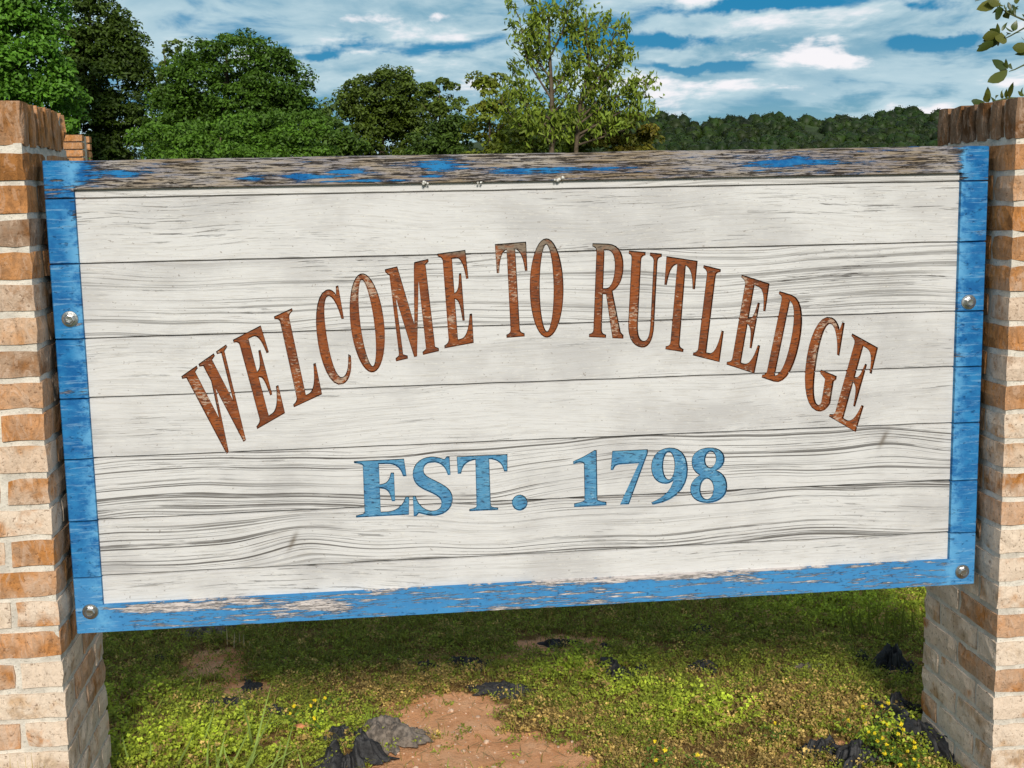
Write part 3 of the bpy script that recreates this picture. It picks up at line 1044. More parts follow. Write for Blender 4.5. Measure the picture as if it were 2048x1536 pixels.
GLYPH = {
    'W': [path([(0, 1), (.33, 1), (.33, .978), (.26, .96), (.416, .375), (.516, .763), (.463, .96), (.39, .978), (.39, 1), (.72, 1), (.72, .978),
                (.645, .96), (.784, .445), (.875, .96), (.79, .978), (.79, 1), (1, 1), (1, .978), (.925, .96), (.758, 0), (.718, 0), (.539, .677),
                (.368, 0), (.332, 0), (.08, .96), (0, .978)])],
    'E': [path([(0, 1), (.95, 1), (.985, .70), (.935, .70), (.90, .85, .80, .935, .62, .94), (.46, .94), (.46, .56), (.60, .56, .67, .61, .70, .76),
                (.745, .76), (.745, .26), (.70, .26), (.67, .45, .60, .50, .46, .505), (.46, .06), (.62, .06), (.80, .07, .92, .17, .965, .31),
                (1.02, .31), (1, 0), (0, 0), (0, .022), (.10, .03, .17, .05, .17, .09), (.17, .91), (.17, .95, .10, .97, 0, .978)])],
    'L': [path([(0, 1), (.63, 1), (.63, .978), (.52, .97, .46, .95, .46, .91), (.46, .06), (.62, .06), (.80, .07, .92, .18, .965, .34),
                (1.02, .34), (1, 0), (0, 0), (0, .022), (.10, .03, .17, .05, .17, .09), (.17, .91), (.17, .95, .10, .97, 0, .978)])],
    'C': [path([(.93, 1), (.985, 1), (.985, .655), (.93, .66), (.90, .80, .75, .945, .58, .945), (.38, .945, .29, .75, .29, .5),
                (.29, .25, .40, .06, .62, .06), (.80, .06, .92, .15, .95, .27), (1, .25), (.97, .09, .80, 0, .58, 0), (.22, 0, 0, .22, 0, .5),
                (0, .78, .22, 1, .56, 1), (.72, 1, .80, .96, .87, .91)])],
    'O': [ell(.5, .5, .5, .5, 40), ell(.5, .5, .235, .45, 34)],
    'M': [path([(0, 1), (.27, 1), (.513, .344), (.675, .96), (.69, 1), (1, 1), (1, .978), (.92, .955), (.92, .05), (1, .025), (1, 0), (.64, 0), (.64, .025),
                (.73, .05), (.73, .80), (.478, 0), (.428, 0), (.16, .675), (.16, .05), (.26, .025), (.26, 0), (0, 0), (0, .025), (.09, .05), (.09, .93),
                (0, .975)])],
    'T': [path([(0, 1), (1, 1), (.99, .70), (.94, .70), (.92, .85, .80, .935, .63, .94), (.63, .09), (.63, .05, .68, .03, .78, .025), (.78, 0), (.22, 0),
                (.22, .025), (.32, .03, .37, .05, .37, .09), (.37, .94), (.20, .935, .08, .85, .06, .70), (.01, .70)])],
    'R': [path([(0, 1), (.45, 1), (.75, 1, .92, .92, .92, .76), (.92, .62, .78, .54, .62, .505), (.915, .06), (1, .03), (1, 0), (.70, 0), (.46, .47),
                (.34, .47), (.34, .09), (.34, .05, .38, .03, .48, .025), (.48, 0), (0, 0), (0, .025), (.09, .03, .13, .05, .13, .09), (.13, .91),
                (.13, .95, .09, .97, 0, .975)]),
          path([(.34, .945), (.44, .945), (.60, .945, .70, .88, .70, .76), (.70, .62, .60, .525, .44, .525), (.34, .525)])],
    'U': [path([(0, 1), (.49, 1), (.49, .975), (.41, .97, .36, .95, .36, .91), (.36, .25), (.36, .12, .45, .06, .58, .06), (.72, .06, .79, .12, .79, .25),
                (.79, .91), (.79, .95, .74, .97, .66, .975), (.66, 1), (1, 1), (1, .975), (.92, .97, .87, .95, .87, .91), (.87, .25),
                (.87, .09, .75, 0, .54, 0), (.28, 0, .10, .08, .10, .25), (.10, .91), (.10, .95, .08, .97, 0, .975)])],
    'D': [path([(0, 1), (.42, 1), (.80, 1, 1, .80, 1, .5), (1, .20, .80, 0, .42, 0), (0, 0), (0, .025), (.10, .03, .14, .05, .14, .09), (.14, .91),
                (.14, .95, .10, .97, 0, .975)]),
          path([(.40, .94), (.62, .94, .73, .75, .73, .5), (.73, .25, .62, .06, .40, .06)])],
    'G': [path([(.93, 1), (.985, 1), (.985, .655), (.93, .66), (.90, .80, .75, .945, .58, .945), (.38, .945, .29, .75, .29, .5),
                (.29, .25, .38, .055, .56, .055), (.62, .055, .68, .08, .68, .14), (.68, .36), (.50, .40), (.50, .43), (1, .43), (1, .40), (.93, .37),
                (.93, .13), (.85, .05, .72, 0, .54, 0), (.2, 0, 0, .22, 0, .5), (0, .78, .22, 1, .56, 1), (.72, 1, .80, .96, .87, .91)])],
    'S': [path([(.91, 1), (.96, 1), (.97, .69), (.92, .69), (.88, .84, .72, .93, .52, .93), (.36, .93, .27, .87, .27, .79), (.27, .68, .45, .64, .65, .56),
                (.88, .47, 1, .40, 1, .26), (1, .10, .80, -.01, .54, -.01), (.36, -.01, .24, .03, .13, .05), (.06, 0), (.01, 0), (0, .34), (.05, .34),
                (.10, .18, .28, .06, .50, .06), (.66, .06, .74, .12, .74, .20), (.74, .30, .60, .35, .40, .42), (.15, .50, .02, .58, .02, .73),
                (.02, .90, .22, 1.01, .48, 1.01), (.64, 1.01, .74, .97, .84, .95)])],
    '.': [ell(.5, .5, .5, .5, 22)],
    '1': [path([(.66, 1), (.71, 1), (.71, .12), (.71, .08, .80, .06, 1, .05), (1, 0), (0, 0), (0, .05), (.20, .06, .34, .08, .34, .12), (.34, .77),
                (.30, .82, .15, .82, 0, .785), (0, .82), (.25, .87, .45, .93, .66, 1)])],
    '7': [path([(.04, 1), (1, 1), (1, .94), (.49, 0), (.27, 0), (.78, .76), (.30, .76), (.15, .76, .08, .74, .05, .66), (0, .66)])],
    '9': [path([(.5, 1), (.80, 1, 1, .86, 1, .60), (1, .30, .70, .05, .03, 0), (0, .03), (.35, .10, .58, .25, .62, .43), (.52, .38, .46, .37, .40, .37),
                (.15, .37, 0, .50, 0, .68), (0, .87, .2, 1, .5, 1)]), ell(.48, .685, .18, .26, 22)],
    '8': [path([(.5, 1), (.78, 1, .94, .92, .94, .79), (.94, .68, .82, .62, .70, .585), (.90, .52, 1, .44, 1, .28), (1, .10, .78, 0, .48, 0),
                (.2, 0, 0, .1, 0, .26), (0, .38, .12, .46, .28, .51), (.12, .57, .04, .65, .04, .77), (.04, .92, .25, 1, .5, 1)]),
          ell(.56, .79, .17, .155, 20, .25), ell(.45, .25, .20, .20, 22, -.3)],
}


def quads():
    """letter, corners (top left, top right, bottom right, bottom left) in photo pixels"""
    A = lambda p: (340 + p[0] / 3.2679, 450 + p[1] / 3.2679)
    B = lambda p: (880 + p[0] / 3.2679, 450 + p[1] / 3.2679)
    D = lambda p: (1320 + p[0] / 3.2679, 450 + p[1] / 3.2679)
    E_ = lambda p: (650 + p[0] / 2.4094, 860 + p[1] / 2.4094)
    L = [('W', A, (78, 990), (365, 785), (562, 1355), (275, 1560)), ('E', A, (415, 752), (600, 655), (748, 1228), (572, 1330)),
         ('L', A, (683, 600), (861, 517), (990, 1105), (812, 1188)), ('C', A, (920, 469), (1100, 397), (1204, 1007), (1024, 1079)),
         ('O', A, (1144, 356), (1348, 288), (1434, 924), (1230, 992)), ('M', A, (1408, 292), (1685, 225), (1755, 822), (1480, 888)),
         ('E', B, (-13, 190), (172, 165), (217, 768), (33, 803)),
         ('T', B, (362, 128), (560, 112), (594, 722), (394, 738)), ('O', B, (588, 95), (800, 88), (806, 728), (594, 735)),
         ('R', B, (1000, 122), (1218, 132), (1195, 740), (977, 730)), ('U', B, (1238, 170), (1447, 190), (1415, 808), (1206, 785)),
         ('T', D, (45, 207), (243, 237), (193, 835), (-5, 803)), ('L', D, (288, 265), (457, 308), (387, 893), (218, 850)),
         ('E', D, (537, 328), (722, 388), (615, 968), (438, 910)), ('D', D, (783, 435), (965, 495), (850, 1055), (668, 995)),
         ('G', D, (1011, 562), (1207, 644), (1111, 1248), (915, 1166)), ('E', D, (1258, 712), (1430, 808), (1278, 1350), (1108, 1250)),
         ('E', E_, (142, 152), (391, 140), (402, 406), (152, 420)), ('S', E_, (420, 140), (605, 128), (615, 403), (428, 413)),
         ('T', E_, (637, 130), (877, 118), (885, 380), (645, 392)), ('.', E_, (903, 316), (972, 313), (974, 384), (905, 387)),
         ('1', E_, (1197, 105), (1352, 97), (1354, 361), (1203, 369)), ('7', E_, (1380, 103), (1553, 95), (1553, 352), (1376, 360)),
         ('9', E_, (1575, 92), (1745, 84), (1747, 350), (1575, 358)), ('8', E_, (1763, 92), (1932, 83), (1937, 345), (1763, 353))]
    return [(c, *[loc(*f(p), RECESS) for p in q]) for (c, f, *q) in L]


def solid(contours, y0, y1, mat):
    """prism between y0 (front) and y1; contours in (x, z), outline first"""
    def area(c):
        return sum(c[i][0] * c[(i + 1) % len(c)][1] - c[(i + 1) % len(c)][0] * c[i][1] for i in range(len(c)))
    cs = []
    for k, c in enumerate(contours):
        a = area(c)
        if (k == 0 and a < 0) or (k > 0 and a > 0):
            c = c[::-1]
        cs.append(c)
    flat = [p for c in cs for p in c]
    n = len(flat)
    tris = tessellate_polygon([[Vector((x, z, 0)) for x, z in c] for c in cs])
    V = [(x, y0, z) for x, z in flat] + [(x, y1, z) for x, z in flat]
    F = []
    for t in tris:
        a, b, c = [flat[i] for i in t]
        s = (b[0] - a[0]) * (c[1] - a[1]) - (c[0] - a[0]) * (b[1] - a[1])
        t = tuple(t) if s > 0 else tuple(reversed(t))
        F.append(t)                                  # faces -y seen from the front
        F.append(tuple(i + n for i in reversed(t)))
    o = 0
    for c in cs:
        m_ = len(c)
        for k in range(m_):
            a, b = o + k, o + (k + 1) % m_
            F.append((b, a, a + n, b + n))
        o += m_
    me = bpy.data.meshes.new('letter')
    me.from_pydata(V, [], F)
    me.materials.append(mat)
    bm = bmesh.new()
    bm.from_mesh(me)
    bmesh.ops.recalc_face_normals(bm, faces=bm.faces)
    bm.to_mesh(me)
    bm.free()
    return me


def inset(c, dlt, outer):
    n = len(c)
    a = sum(c[i][0] * c[(i + 1) % n][1] - c[(i + 1) % n][0] * c[i][1] for i in range(n))
    sgn = (1 if a > 0 else -1) * (1 if outer else -1)
    out = []
    for i in range(n):
        p, q, r = c[i - 1], c[i], c[(i + 1) % n]
        e1 = Vector((q[0] - p[0], q[1] - p[1])).normalized()
        e2 = Vector((r[0] - q[0], r[1] - q[1])).normalized()
        nn = Vector((-e1.y - e2.y, e1.x + e2.x))
        if nn.length > 1e-6:
            nn.normalize()
        out.append((q[0] + nn.x * dlt * sgn, q[1] + nn.y * dlt * sgn))
    return out


# ------------------------------------------------------------------ the sign
sign = thing('town_sign', 'wide white plank sign with blue border reading WELCOME TO RUTLEDGE EST. 1798', 'sign', SORG)
edges = [SZ1] + SEAMS + [SZ0]
xa, xb = IX0 - SORG[0], IX1 - SORG[0]
IZ0l, IZ1l = IZ0 - SORG[2], IZ1 - SORG[2]
CH = .0020
planks = []
GRAIN = [.35, .06, .55, .08, .12, .85, .88, .10]
CHECK = [.45, .75, 1.0, .45, .6, .45, .6, .75]
for k in range(8):
    z1, z0 = edges[k] - SORG[2], edges[k + 1] - SORG[2]
    xs = [SX0, SX0 + .002] + list(np.linspace(SX0 + .02, xa - .012, 3)) + [xa, xa + .0006]
    xs += list(np.linspace(xa + .02, xb - .02, 60)) + [xb - .0006, xb] + list(np.linspace(xb + .012, SX1 - .02, 3)) + [SX1 - .002, SX1]
    V, F, MI = [], [], []
    zs = IZ1l if k == 0 else IZ0l if k == 7 else (z0 + z1) / 2
    for x in xs:
        mid = xa + .0003 < x < xb - .0003
        lo_y = RECESS if (mid and k != 7) else 0.0
        up_y = RECESS if (mid and k != 0) else 0.0
        e1 = .0007 * mnoise.noise((x * 9, edges[k] * 7, 1.3)) if k else .0022 * mnoise.noise((x * 6, 3, 3))
        e0 = .0007 * mnoise.noise((x * 9, edges[k + 1] * 7, 1.3)) if k < 7 else .0010 * mnoise.noise((x * 6, 9, 3))
        b1, b0 = CH * (1 + .6 * mnoise.noise((x * 15, k, 5))), CH * (1 + .6 * mnoise.noise((x * 15, k, 8)))
        if x in (SX0, SX1):
            lo_y += .0022
            up_y += .0022
        zz1, zz0 = z1 + e1 - .0003, z0 + e0 + .0003
        V += [(x, THICK, z0 + .00015), (x, lo_y + .009, zz0), (x, lo_y, zz0 + b0), (x, lo_y, zs - .0004), (x, up_y, zs + .0004), (x, up_y, zz1 - b1), (x, up_y + .009, zz1),
              (x, THICK, z1 - .00015)]
    n = 8
    for i in range(len(xs) - 1):
        mid = xs[i] > xa + .0001 and xs[i + 1] < xb - .0001
        for j in range(n):
            j2 = (j + 1) % n
            F.append((i * n + j, (i + 1) * n + j, (i + 1) * n + j2, i * n + j2))
            low = j in (0, 1, 2)
            up = j in (4, 5, 6)
            wh = mid and ((low and k != 7) or (up and k != 0) or (j == 3 and k not in (0, 7)))
            MI.append(0 if wh else 1)
    F.append(tuple(range(n))[::-1])
    F.append(tuple((len(xs) - 1) * n + j for j in range(n)))
    MI += [1, 1]
    me = bpy.data.meshes.new('plank')
    me.from_pydata(V, [], F)
    me.materials.append(M_white)
    me.materials.append(M_blue)
    for p_, mi in zip(me.polygons, MI):
        p_.material_index = mi
    bm = bmesh.new()
    bm.from_mesh(me)
    bmesh.ops.recalc_face_normals(bm, faces=bm.faces)
    bm.to_mesh(me)
    bm.free()
    o = link('plank', me, [], sign)
    o['grain'] = GRAIN[k]
    o['check'] = CHECK[k]
    o['wear'] = [.36, .05, .05, .04, .02, .0, .0, .015][k]
    o['faded'] = [0.0, .10, .12, .05, .12, .15, .2, .75][k]
    planks.append(o)

CUT = {0: [], 1: []}
letters = []
for c, tl, tr, br, bl in quads():
    tl, tr, br, bl = map(np.array, (tl, tr, br, bl))
    cont = []
    for cc in GLYPH[c]:
        pts = []
        for (u, v) in cc:
            p = (tl * (1 - u) + tr * u) * v + (bl * (1 - u) + br * u) * (1 - v)
            pts.append((float(p[0]), float(p[1])))
        cont.append(pts)
    blue = len(letters) >= 17
    m_ = M_lblue if blue else M_rust
    cutter = solid([inset(p, -.0016, i == 0) for i, p in enumerate(cont)], RECESS - .004, RECESS + .0105, m_)
    CUT[int(blue)].append(cutter)
    inner = [inset(p, .0007, i == 0) for i, p in enumerate(cont)]
    lo = link('letter', solid(inner, RECESS + .0045, RECESS + .0085, m_), [], sign)
    if blue:
        lo['label'] = 'carved light blue letter' if c in 'EST' else 'carved blue full stop' if c == '.' else 'carved light blue digit'
    letters.append(lo)

# rout the letter grooves out of the planks
tmp = []
for k in (0, 1):
    bm = bmesh.new()
    for me in CUT[k]:
        bm.from_mesh(me)
    me = bpy.data.meshes.new('cutter')
    bm.to_mesh(me)
    bm.free()
    me.materials.append(M_lblue if k else M_rust)
    co = bpy.data.objects.new('cutter', me)
    COL.objects.link(co)
    co.location = SORG
    tmp.append(co)
for o in planks:
    for co in tmp:
        md = o.modifiers.new('cut', 'BOOLEAN')
        md.operation = 'DIFFERENCE'
        md.solver = 'EXACT'
        md.object = co
        md.material_mode = 'TRANSFER'
bpy.context.view_layer.update()
dg = bpy.context.evaluated_depsgraph_get()
new = [bpy.data.meshes.new_from_object(o.evaluated_get(dg), depsgraph=dg) for o in planks]
for o, me in zip(planks, new):
    o.modifiers.clear()
    me.name = 'plank'
    o.data = me
for co in tmp:
    bpy.data.objects.remove(co)


# bolts with washers
def lathe(prof, seg=20):
    V, F = [], []
    for i, (r, y) in enumerate(prof):
        for k in range(seg):
            a = 2 * math.pi * k / seg
            V.append((r * math.cos(a), y, r * math.sin(a)))
    for i in range(len(prof) - 1):
        for k in range(seg):
            k2 = (k + 1) % seg
            F.append((i * seg + k, i * seg + k2, (i + 1) * seg + k2, (i + 1) * seg + k))
    return V, F


V, F = lathe([(.0001, .001), (.0172, .001), (.0178, -.0008), (.0168, -.0026), (.0126, -.0032), (.0001, -.0032)], 24)
wash = bpy.data.meshes.new('washer')
wash.from_pydata(V, [], F)
wash.materials.append(M_steel)
V, F = lathe([(.0115, -.0030), (.0115, -.0085), (.0098, -.0102), (.0078, -.0106), (.0070, -.0096), (.0001, -.0092)], 6)
head = bpy.data.meshes.new('bolt')
head.from_pydata(V, [], F)
head.materials.append(M_steel)
for me in (wash, head):
    bm = bmesh.new()
    bm.from_mesh(me)
    bmesh.ops.remove_doubles(bm, verts=bm.verts, dist=.0004)
    bmesh.ops.recalc_face_normals(bm, faces=bm.faces)
    bm.to_mesh(me)
    bm.free()
for (u, v, an) in ((140, 638, .3), (181, 1223, .12), (1937, 604, .5), (1924, 1143, .75)):
    x, z = loc(u, v, 0)
    b = link('bolt', head, [], sign, (x, -.0005, z))
    b.rotation_euler = (0, an, 0)
    link('washer', wash, [], b)
# angle irons that carry the sign, fixed to the pillars behind it
for s, x in ((-1, SX0), (1, SX1)):
    bm = bmesh.new()
    bmesh.ops.create_cube(bm, size=1, matrix=Matrix.Translation((x - s * .040, THICK + .003, .52)) @ Matrix.Diagonal((.080, .005, .80, 1)))
    bmesh.ops.create_cube(bm, size=1, matrix=Matrix.Translation((x + s * .0045, THICK + .045, .52)) @ Matrix.Diagonal((.005, .080, .80, 1)))
    me = bpy.data.meshes.new('angle_iron')
    bm.to_mesh(me)
    bm.free()
    link('angle_iron', me, [mat_plain('dark_iron', (.05, .045, .04), .7, var=.3)], sign)

# small cocoons under the top border
for (u, v, w_, wh) in ((850, 366, .012, 'leftmost of the three'), (959, 366, .007, 'smallest of the three'), (1116, 358, .014, 'rightmost of the three')):
    p = at(u, v, RECESS * .3)
    bm = bmesh.new()
    rr = random.Random(u)
    for k in range(7):
        bmesh.ops.create_icosphere(bm, subdivisions=1, radius=w_ * rr.uniform(.18, .32),
                                   matrix=Matrix.Translation((rr.uniform(-.8, .8) * w_, rr.uniform(-.2, .2) * w_, rr.uniform(-.2, .3) * w_)))
    me = bpy.data.meshes.new('cocoon')
    bm.to_mesh(me)
    bm.free()
    tag(link('cocoon', me, [M_cocoon], None, (p[0], -.002, p[2])), 'small whitish cocoon clump under the worn top border, ' + wh, 'cocoon',
        'cocoons under the top border')


# ------------------------------------------------------------------ ground cover
SCRAPS = [
    (700, 1520, .15, .12, .075, .3, 1, 'largest crumpled black fabric scrap at the lower left of the red dirt'),
    (690, 1475, .10, .12, .045, .8, 2, 'ragged black fabric scrap just behind the largest crumpled one'),
    (775, 1478, .15, .16, .055, -.5, 3, 'dusty grey brown fabric scrap lying on the red dirt edge', M_oldfab),
    (455, 1412, .13, .06, .022, .1, 4, 'flat black fabric strip among clover near the left dirt patch'),
    (552, 1428, .05, .05, .028, .6, 5, 'small dark fabric lump between grass blades left of the dirt'),
    (500, 1360, .05, .12, .014, .2, 6, 'thin black fabric strip half buried in the left brown dirt'),
    (330, 1318, .06, .05, .016, 0, 7, 'small black scrap in the shaded dirt near the left pillar'),
    (855, 1340, .05, .06, .03, .4, 8, 'little black tuft of fabric above the top of the red dirt'),
    (940, 1335, .11, .07, .032, -.3, 9, 'folded dark fabric scrap in the weeds above the red dirt'),
    (1010, 1385, .15, .07, .030, -.2, 10, 'torn black fabric scrap at the upper right rim of the red dirt'),
    (1115, 1283, .10, .05, .022, .1, 11, 'black fabric strip in the shaded weeds under the sign middle'),
    (1215, 1297, .05, .05, .02, 0, 12, 'small grey black scrap in shade right of the sign middle'),
    (1245, 1348, .12, .10, .055, -.6, 13, 'humped shiny black fabric lump in bright clover, under the 1798'),
    (1408, 1340, .07, .05, .034, -.3, 14, 'small dark pointed scrap right of the humped black lump'),
    (1605, 1336, .10, .05, .020, .3, 15, 'faded grey scrap lying flat in the drying weeds', M_oldfab),
    (1722, 1322, .05, .05, .034, -.4, 16, 'small upright black scrap left of the right pillar'),
    (1790, 1340, .10, .09, .085, -.5, 17, 'tall peaked black fabric scrap beside the right pillar base'),
    (1640, 1500, .08, .12, .05, -.7, 18, 'curled black fabric scrap left of the yellow flowers'),
    (1720, 1520, .14, .10, .055, .2, 19, 'crumpled black fabric scrap in front of the yellow flowers'),
    (1800, 1422, .12, .07, .045, -.4, 20, 'dark fabric scrap behind the yellow flowers at the pillar corner'),
    (1832, 1478, .10, .34, .06, .12, 21, 'long black fabric strip bunched along the right pillar base'),
    (415, 1262, .13, .10, .03, .1, 22, 'grey fabric scrap far back under the left part of the sign', M_oldfab),
    (1395, 1262, .10, .05, .018, .1, 23, 'dark scrap deep in the shaded weeds under the digit 8'),
    (1500, 1258, .09, .04, .016, -.1, 24, 'dark thin scrap in the shaded grass right of the digits'),
]
SCRAP_AT = [(gp(a[0], a[1])[0], gp(a[0], a[1])[1], .36 * min(a[2], a[3])) for a in SCRAPS]


def inside_pillar(x, y):
    a = (x < -1.02) & (x > -1.43) & (y > -.10) & (y < .31)
    b = (x > 1.08) & (x < 1.49) & (y > -.10) & (y < .31)
    return a | b


BRIGHT = [(gp(1430, 1420), .20, .12), (gp(1260, 1385), .10, .07), (gp(350, 1490), .40, .16), (gp(620, 1465), .12, .07), (gp(1150, 1345), .16, .08),
          (gp(1780, 1480), .14, .10), (gp(250, 1410), .15, .12), (gp(1740, 1220), .45, .16)]  # last zone paints sunlight on the far right grass into leaf colour
DRY = [(gp(1620, 1420), .20, .14), (gp(1350, 1510), .30, .08), (gp(1560, 1520), .22, .09), (gp(800, 1370), .25, .10), (gp(1080, 1440), .12, .08)]


def zone(x, y, lst):
    m = np.zeros_like(x)
    wx = x + .05 * sines(x, y, 23, 14)
    wy = y + .05 * sines(x, y, 24, 14)
    for p, a, b in lst:
        m = np.maximum(m, np.exp(-((wx - p[0]) / a) ** 2 - ((wy - p[1]) / b) ** 2))
    return m


def scatter(n, x0, x1, y0, y1, bare=1.0):
    x = rng.uniform(x0, x1, n)
    y = rng.uniform(y0, y1, n)
    dm = dirt_mask(x, y)
    clump = .5 + .5 * sines(x, y, 31, 15, 5) * 1.6
    for (sx_, sy_, sr_) in SCRAP_AT:
        dm = np.maximum(dm, 1.1 * (((x - sx_) ** 2 + (y - sy_) ** 2) < sr_ ** 2))
    keep = (rng.uniform(0, 1, n) > np.clip(dm * 1.15 - .08, 0, .975) * bare) & (rng.uniform(0, 1, n) < .10 + .95 * clump) & ~inside_pillar(x, y)
    return x[keep], y[keep]


def herb_color(x, y, base_g=(.225, .265, .03)):
    br, dr = zone(x, y, BRIGHT)[:, None], zone(x, y, DRY)[:, None]
    n = len(x)
    c = np.array(base_g) * np.ones((n, 1))
    c = c * (1 - br) + np.array([.38, .47, .04]) * br
    pd = np.clip(dr * 1.0 + .16, 0, .75)
    isdry = (rng.uniform(0, 1, (n, 1)) < pd)
    dryc = np.array([.46, .32, .10]) * rng.uniform(.5, 1.2, (n, 1))
    c = np.where(isdry, dryc, c)
    return c * rng.uniform(.6, 1.45, (n, 1)) + np.array([.03, .012, 0]) * rng.uniform(0, 1, (n, 1))


# clover leaflets
x, y = scatter(46000, -1.6, 2.0, .02, 1.95)
n = len(x)
bz = zone(x, y, BRIGHT)
hh = rng.uniform(.008, .030, n) * (1 + 1.0 * bz) * rng.choice([.6, 1, 1.5], n)
ld = rng.uniform(0, 2 * np.pi, n)
lean = np.stack([np.cos(ld), np.sin(ld) - .25, np.zeros(n)], 1) * (hh * rng.uniform(.3, 1.6, n))[:, None]
base = np.stack([x, y, gz(x, y)], 1)
hc = herb_color(x, y)
parts = []
for q_ in range(15):
    t = rng.uniform(.25, 1.0, n)
    P = base + lean * t[:, None] + rng.normal(size=(n, 3)) * np.array([.008, .008, .002])
    P[:, 2] += hh * t
    N = unit(np.array([0, -.35, 1.0]) + rng.normal(size=(n, 3)) * .5)
    sz = rng.uniform(.0045, .0105, n) * (1 + .5 * bz)
    c_ = hc * rng.uniform(.65, 1.35, (n, 1)) * (.85 + .35 * t[:, None])
    parts.append(leaves(P, N, sz, sz * rng.uniform(.5, .9, n), c_, fold=.25))
cl = link('clover_cover', np_mesh('clover_cover', *merge(parts)), [M_herb])
cl['kind'] = 'stuff'
tag(cl, 'low clover and weeds covering the ground between the pillars', 'ground cover')


def blades(x, y, h, wd, lean, cols):
    n = len(x)
    b = np.stack([x, y, gz(x, y) - .004], 1)
    an = rng.uniform(0, 2 * np.pi, n)
    side = np.stack([np.cos(an), np.sin(an), np.zeros(n)], 1) * wd[:, None] * .5
    ld = rng.uniform(0, 2 * np.pi, n)
    out = np.stack([np.cos(ld), np.sin(ld), np.zeros(n)], 1) * (h * lean)[:, None]
    up = np.zeros((n, 3))
    up[:, 2] = h
    v0, v1 = b - side, b + side
    m_ = b + up * .6 + out * .35
    v2, v3 = m_ + side * .75, m_ - side * .75
    tip = b + up * rng.uniform(.75, 1.05, (n, 1)) + out
    V = np.stack([v0, v1, v2, v3, tip], 1).reshape(-1, 3)
    i = np.arange(n)[:, None] * 5
    F = np.concatenate([i + np.array([[0, 1, 2]]), i + np.array([[0, 2, 3]]), i + np.array([[3, 2, 4]])])
    return V, F, np.repeat(cols, 5, 0)


x, y = scatter(90000, -1.6, 2.0, .02, 1.95, .97)
n = len(x)
h = rng.uniform(.012, .045, n) * (1 + .5 * (y > 1.1))
bl = blades(x, y, h, rng.uniform(.0016, .0032, n), rng.uniform(.2, 1.3, n), herb_color(x, y, (.21, .22, .035)))
x, y = scatter(60000, -9, 9, 1.95, 14, 0)
n = len(x)
bl2 = blades(x, y, rng.uniform(.03, .10, n), rng.uniform(.004, .009, n), rng.uniform(.2, .9, n), np.array([.07, .105, .02]) * rng.uniform(.5, 1.5, (n, 1)))
x, y = scatter(9000, -1.5, 1.9, .05, 1.9, 1)
n = len(x)
kz = .35 + zone(x, y, BRIGHT)
bl3 = blades(x, y, rng.uniform(.03, .085, n) * kz, rng.uniform(.002, .0042, n), rng.uniform(.3, 1.4, n), herb_color(x, y, (.24, .30, .05)))
gr = link('grass', np_mesh('grass', *merge([bl, bl2, bl3])), [M_herb])
gr['kind'] = 'stuff'
tag(gr, 'short patchy grass growing through the clover', 'grass')

# dry straw bits lying on the bare soil
n = 1600
x, y = rng.uniform(-1.3, 1.6, n), rng.uniform(.05, 1.4, n)
an = rng.uniform(0, np.pi, n)
T = np.stack([np.cos(an), np.sin(an), rng.uniform(-.1, .3, n)], 1)
P = np.stack([x, y, gz(x, y) + .006], 1)
ok = ~inside_pillar(x, y)
st = leaves(P[ok], unit(np.array([0, -.3, 1]) + rng.normal(size=(ok.sum(), 3)) * .2), rng.uniform(.02, .07, ok.sum()), rng.uniform(.0015, .0026, ok.sum()),
            np.array([.42, .30, .14]) * rng.uniform(.5, 1.2, (ok.sum(), 1)), tip=T[ok])
so = link('straw', np_mesh('straw', *st), [M_herb])
so['kind'] = 'stuff'
tag(so, 'dry straw stems strewn over the soil and clover', 'straw')

# pebbles and crumbs of soil
bm = bmesh.new()
rr = random.Random(9)
cnt = 0
while cnt < 420:
    x, y = rr.uniform(-1.2, 1.3), rr.uniform(.05, 1.2)
    dm = float(dirt_mask(np.array([x]), np.array([y]))[0])
    if rr.random() > dm or inside_pillar(np.array([x]), np.array([y]))[0]:
        continue
    r = rr.uniform(.0015, .0045) if rr.random() < .93 else rr.uniform(.006, .011)
    mt = Matrix.Translation((x, y, float(gz(np.array([x]), np.array([y]))[0]) + r * .3)) @ Matrix.Rotation(rr.uniform(0, 6), 4, 'Z') @ Matrix.Diagonal((1, rr.uniform(.6, 1), rr.uniform(.5, .8), 1))
    bmesh.ops.create_icosphere(bm, subdivisions=1, radius=r, matrix=mt)
    cnt += 1
me = bpy.data.meshes.new('pebbles')
bm.to_mesh(me)
bm.free()
po = link('pebbles', me, [M_stone])
po['kind'] = 'stuff'
tag(po, 'small pale pebbles and soil crumbs on the red dirt', 'pebbles')


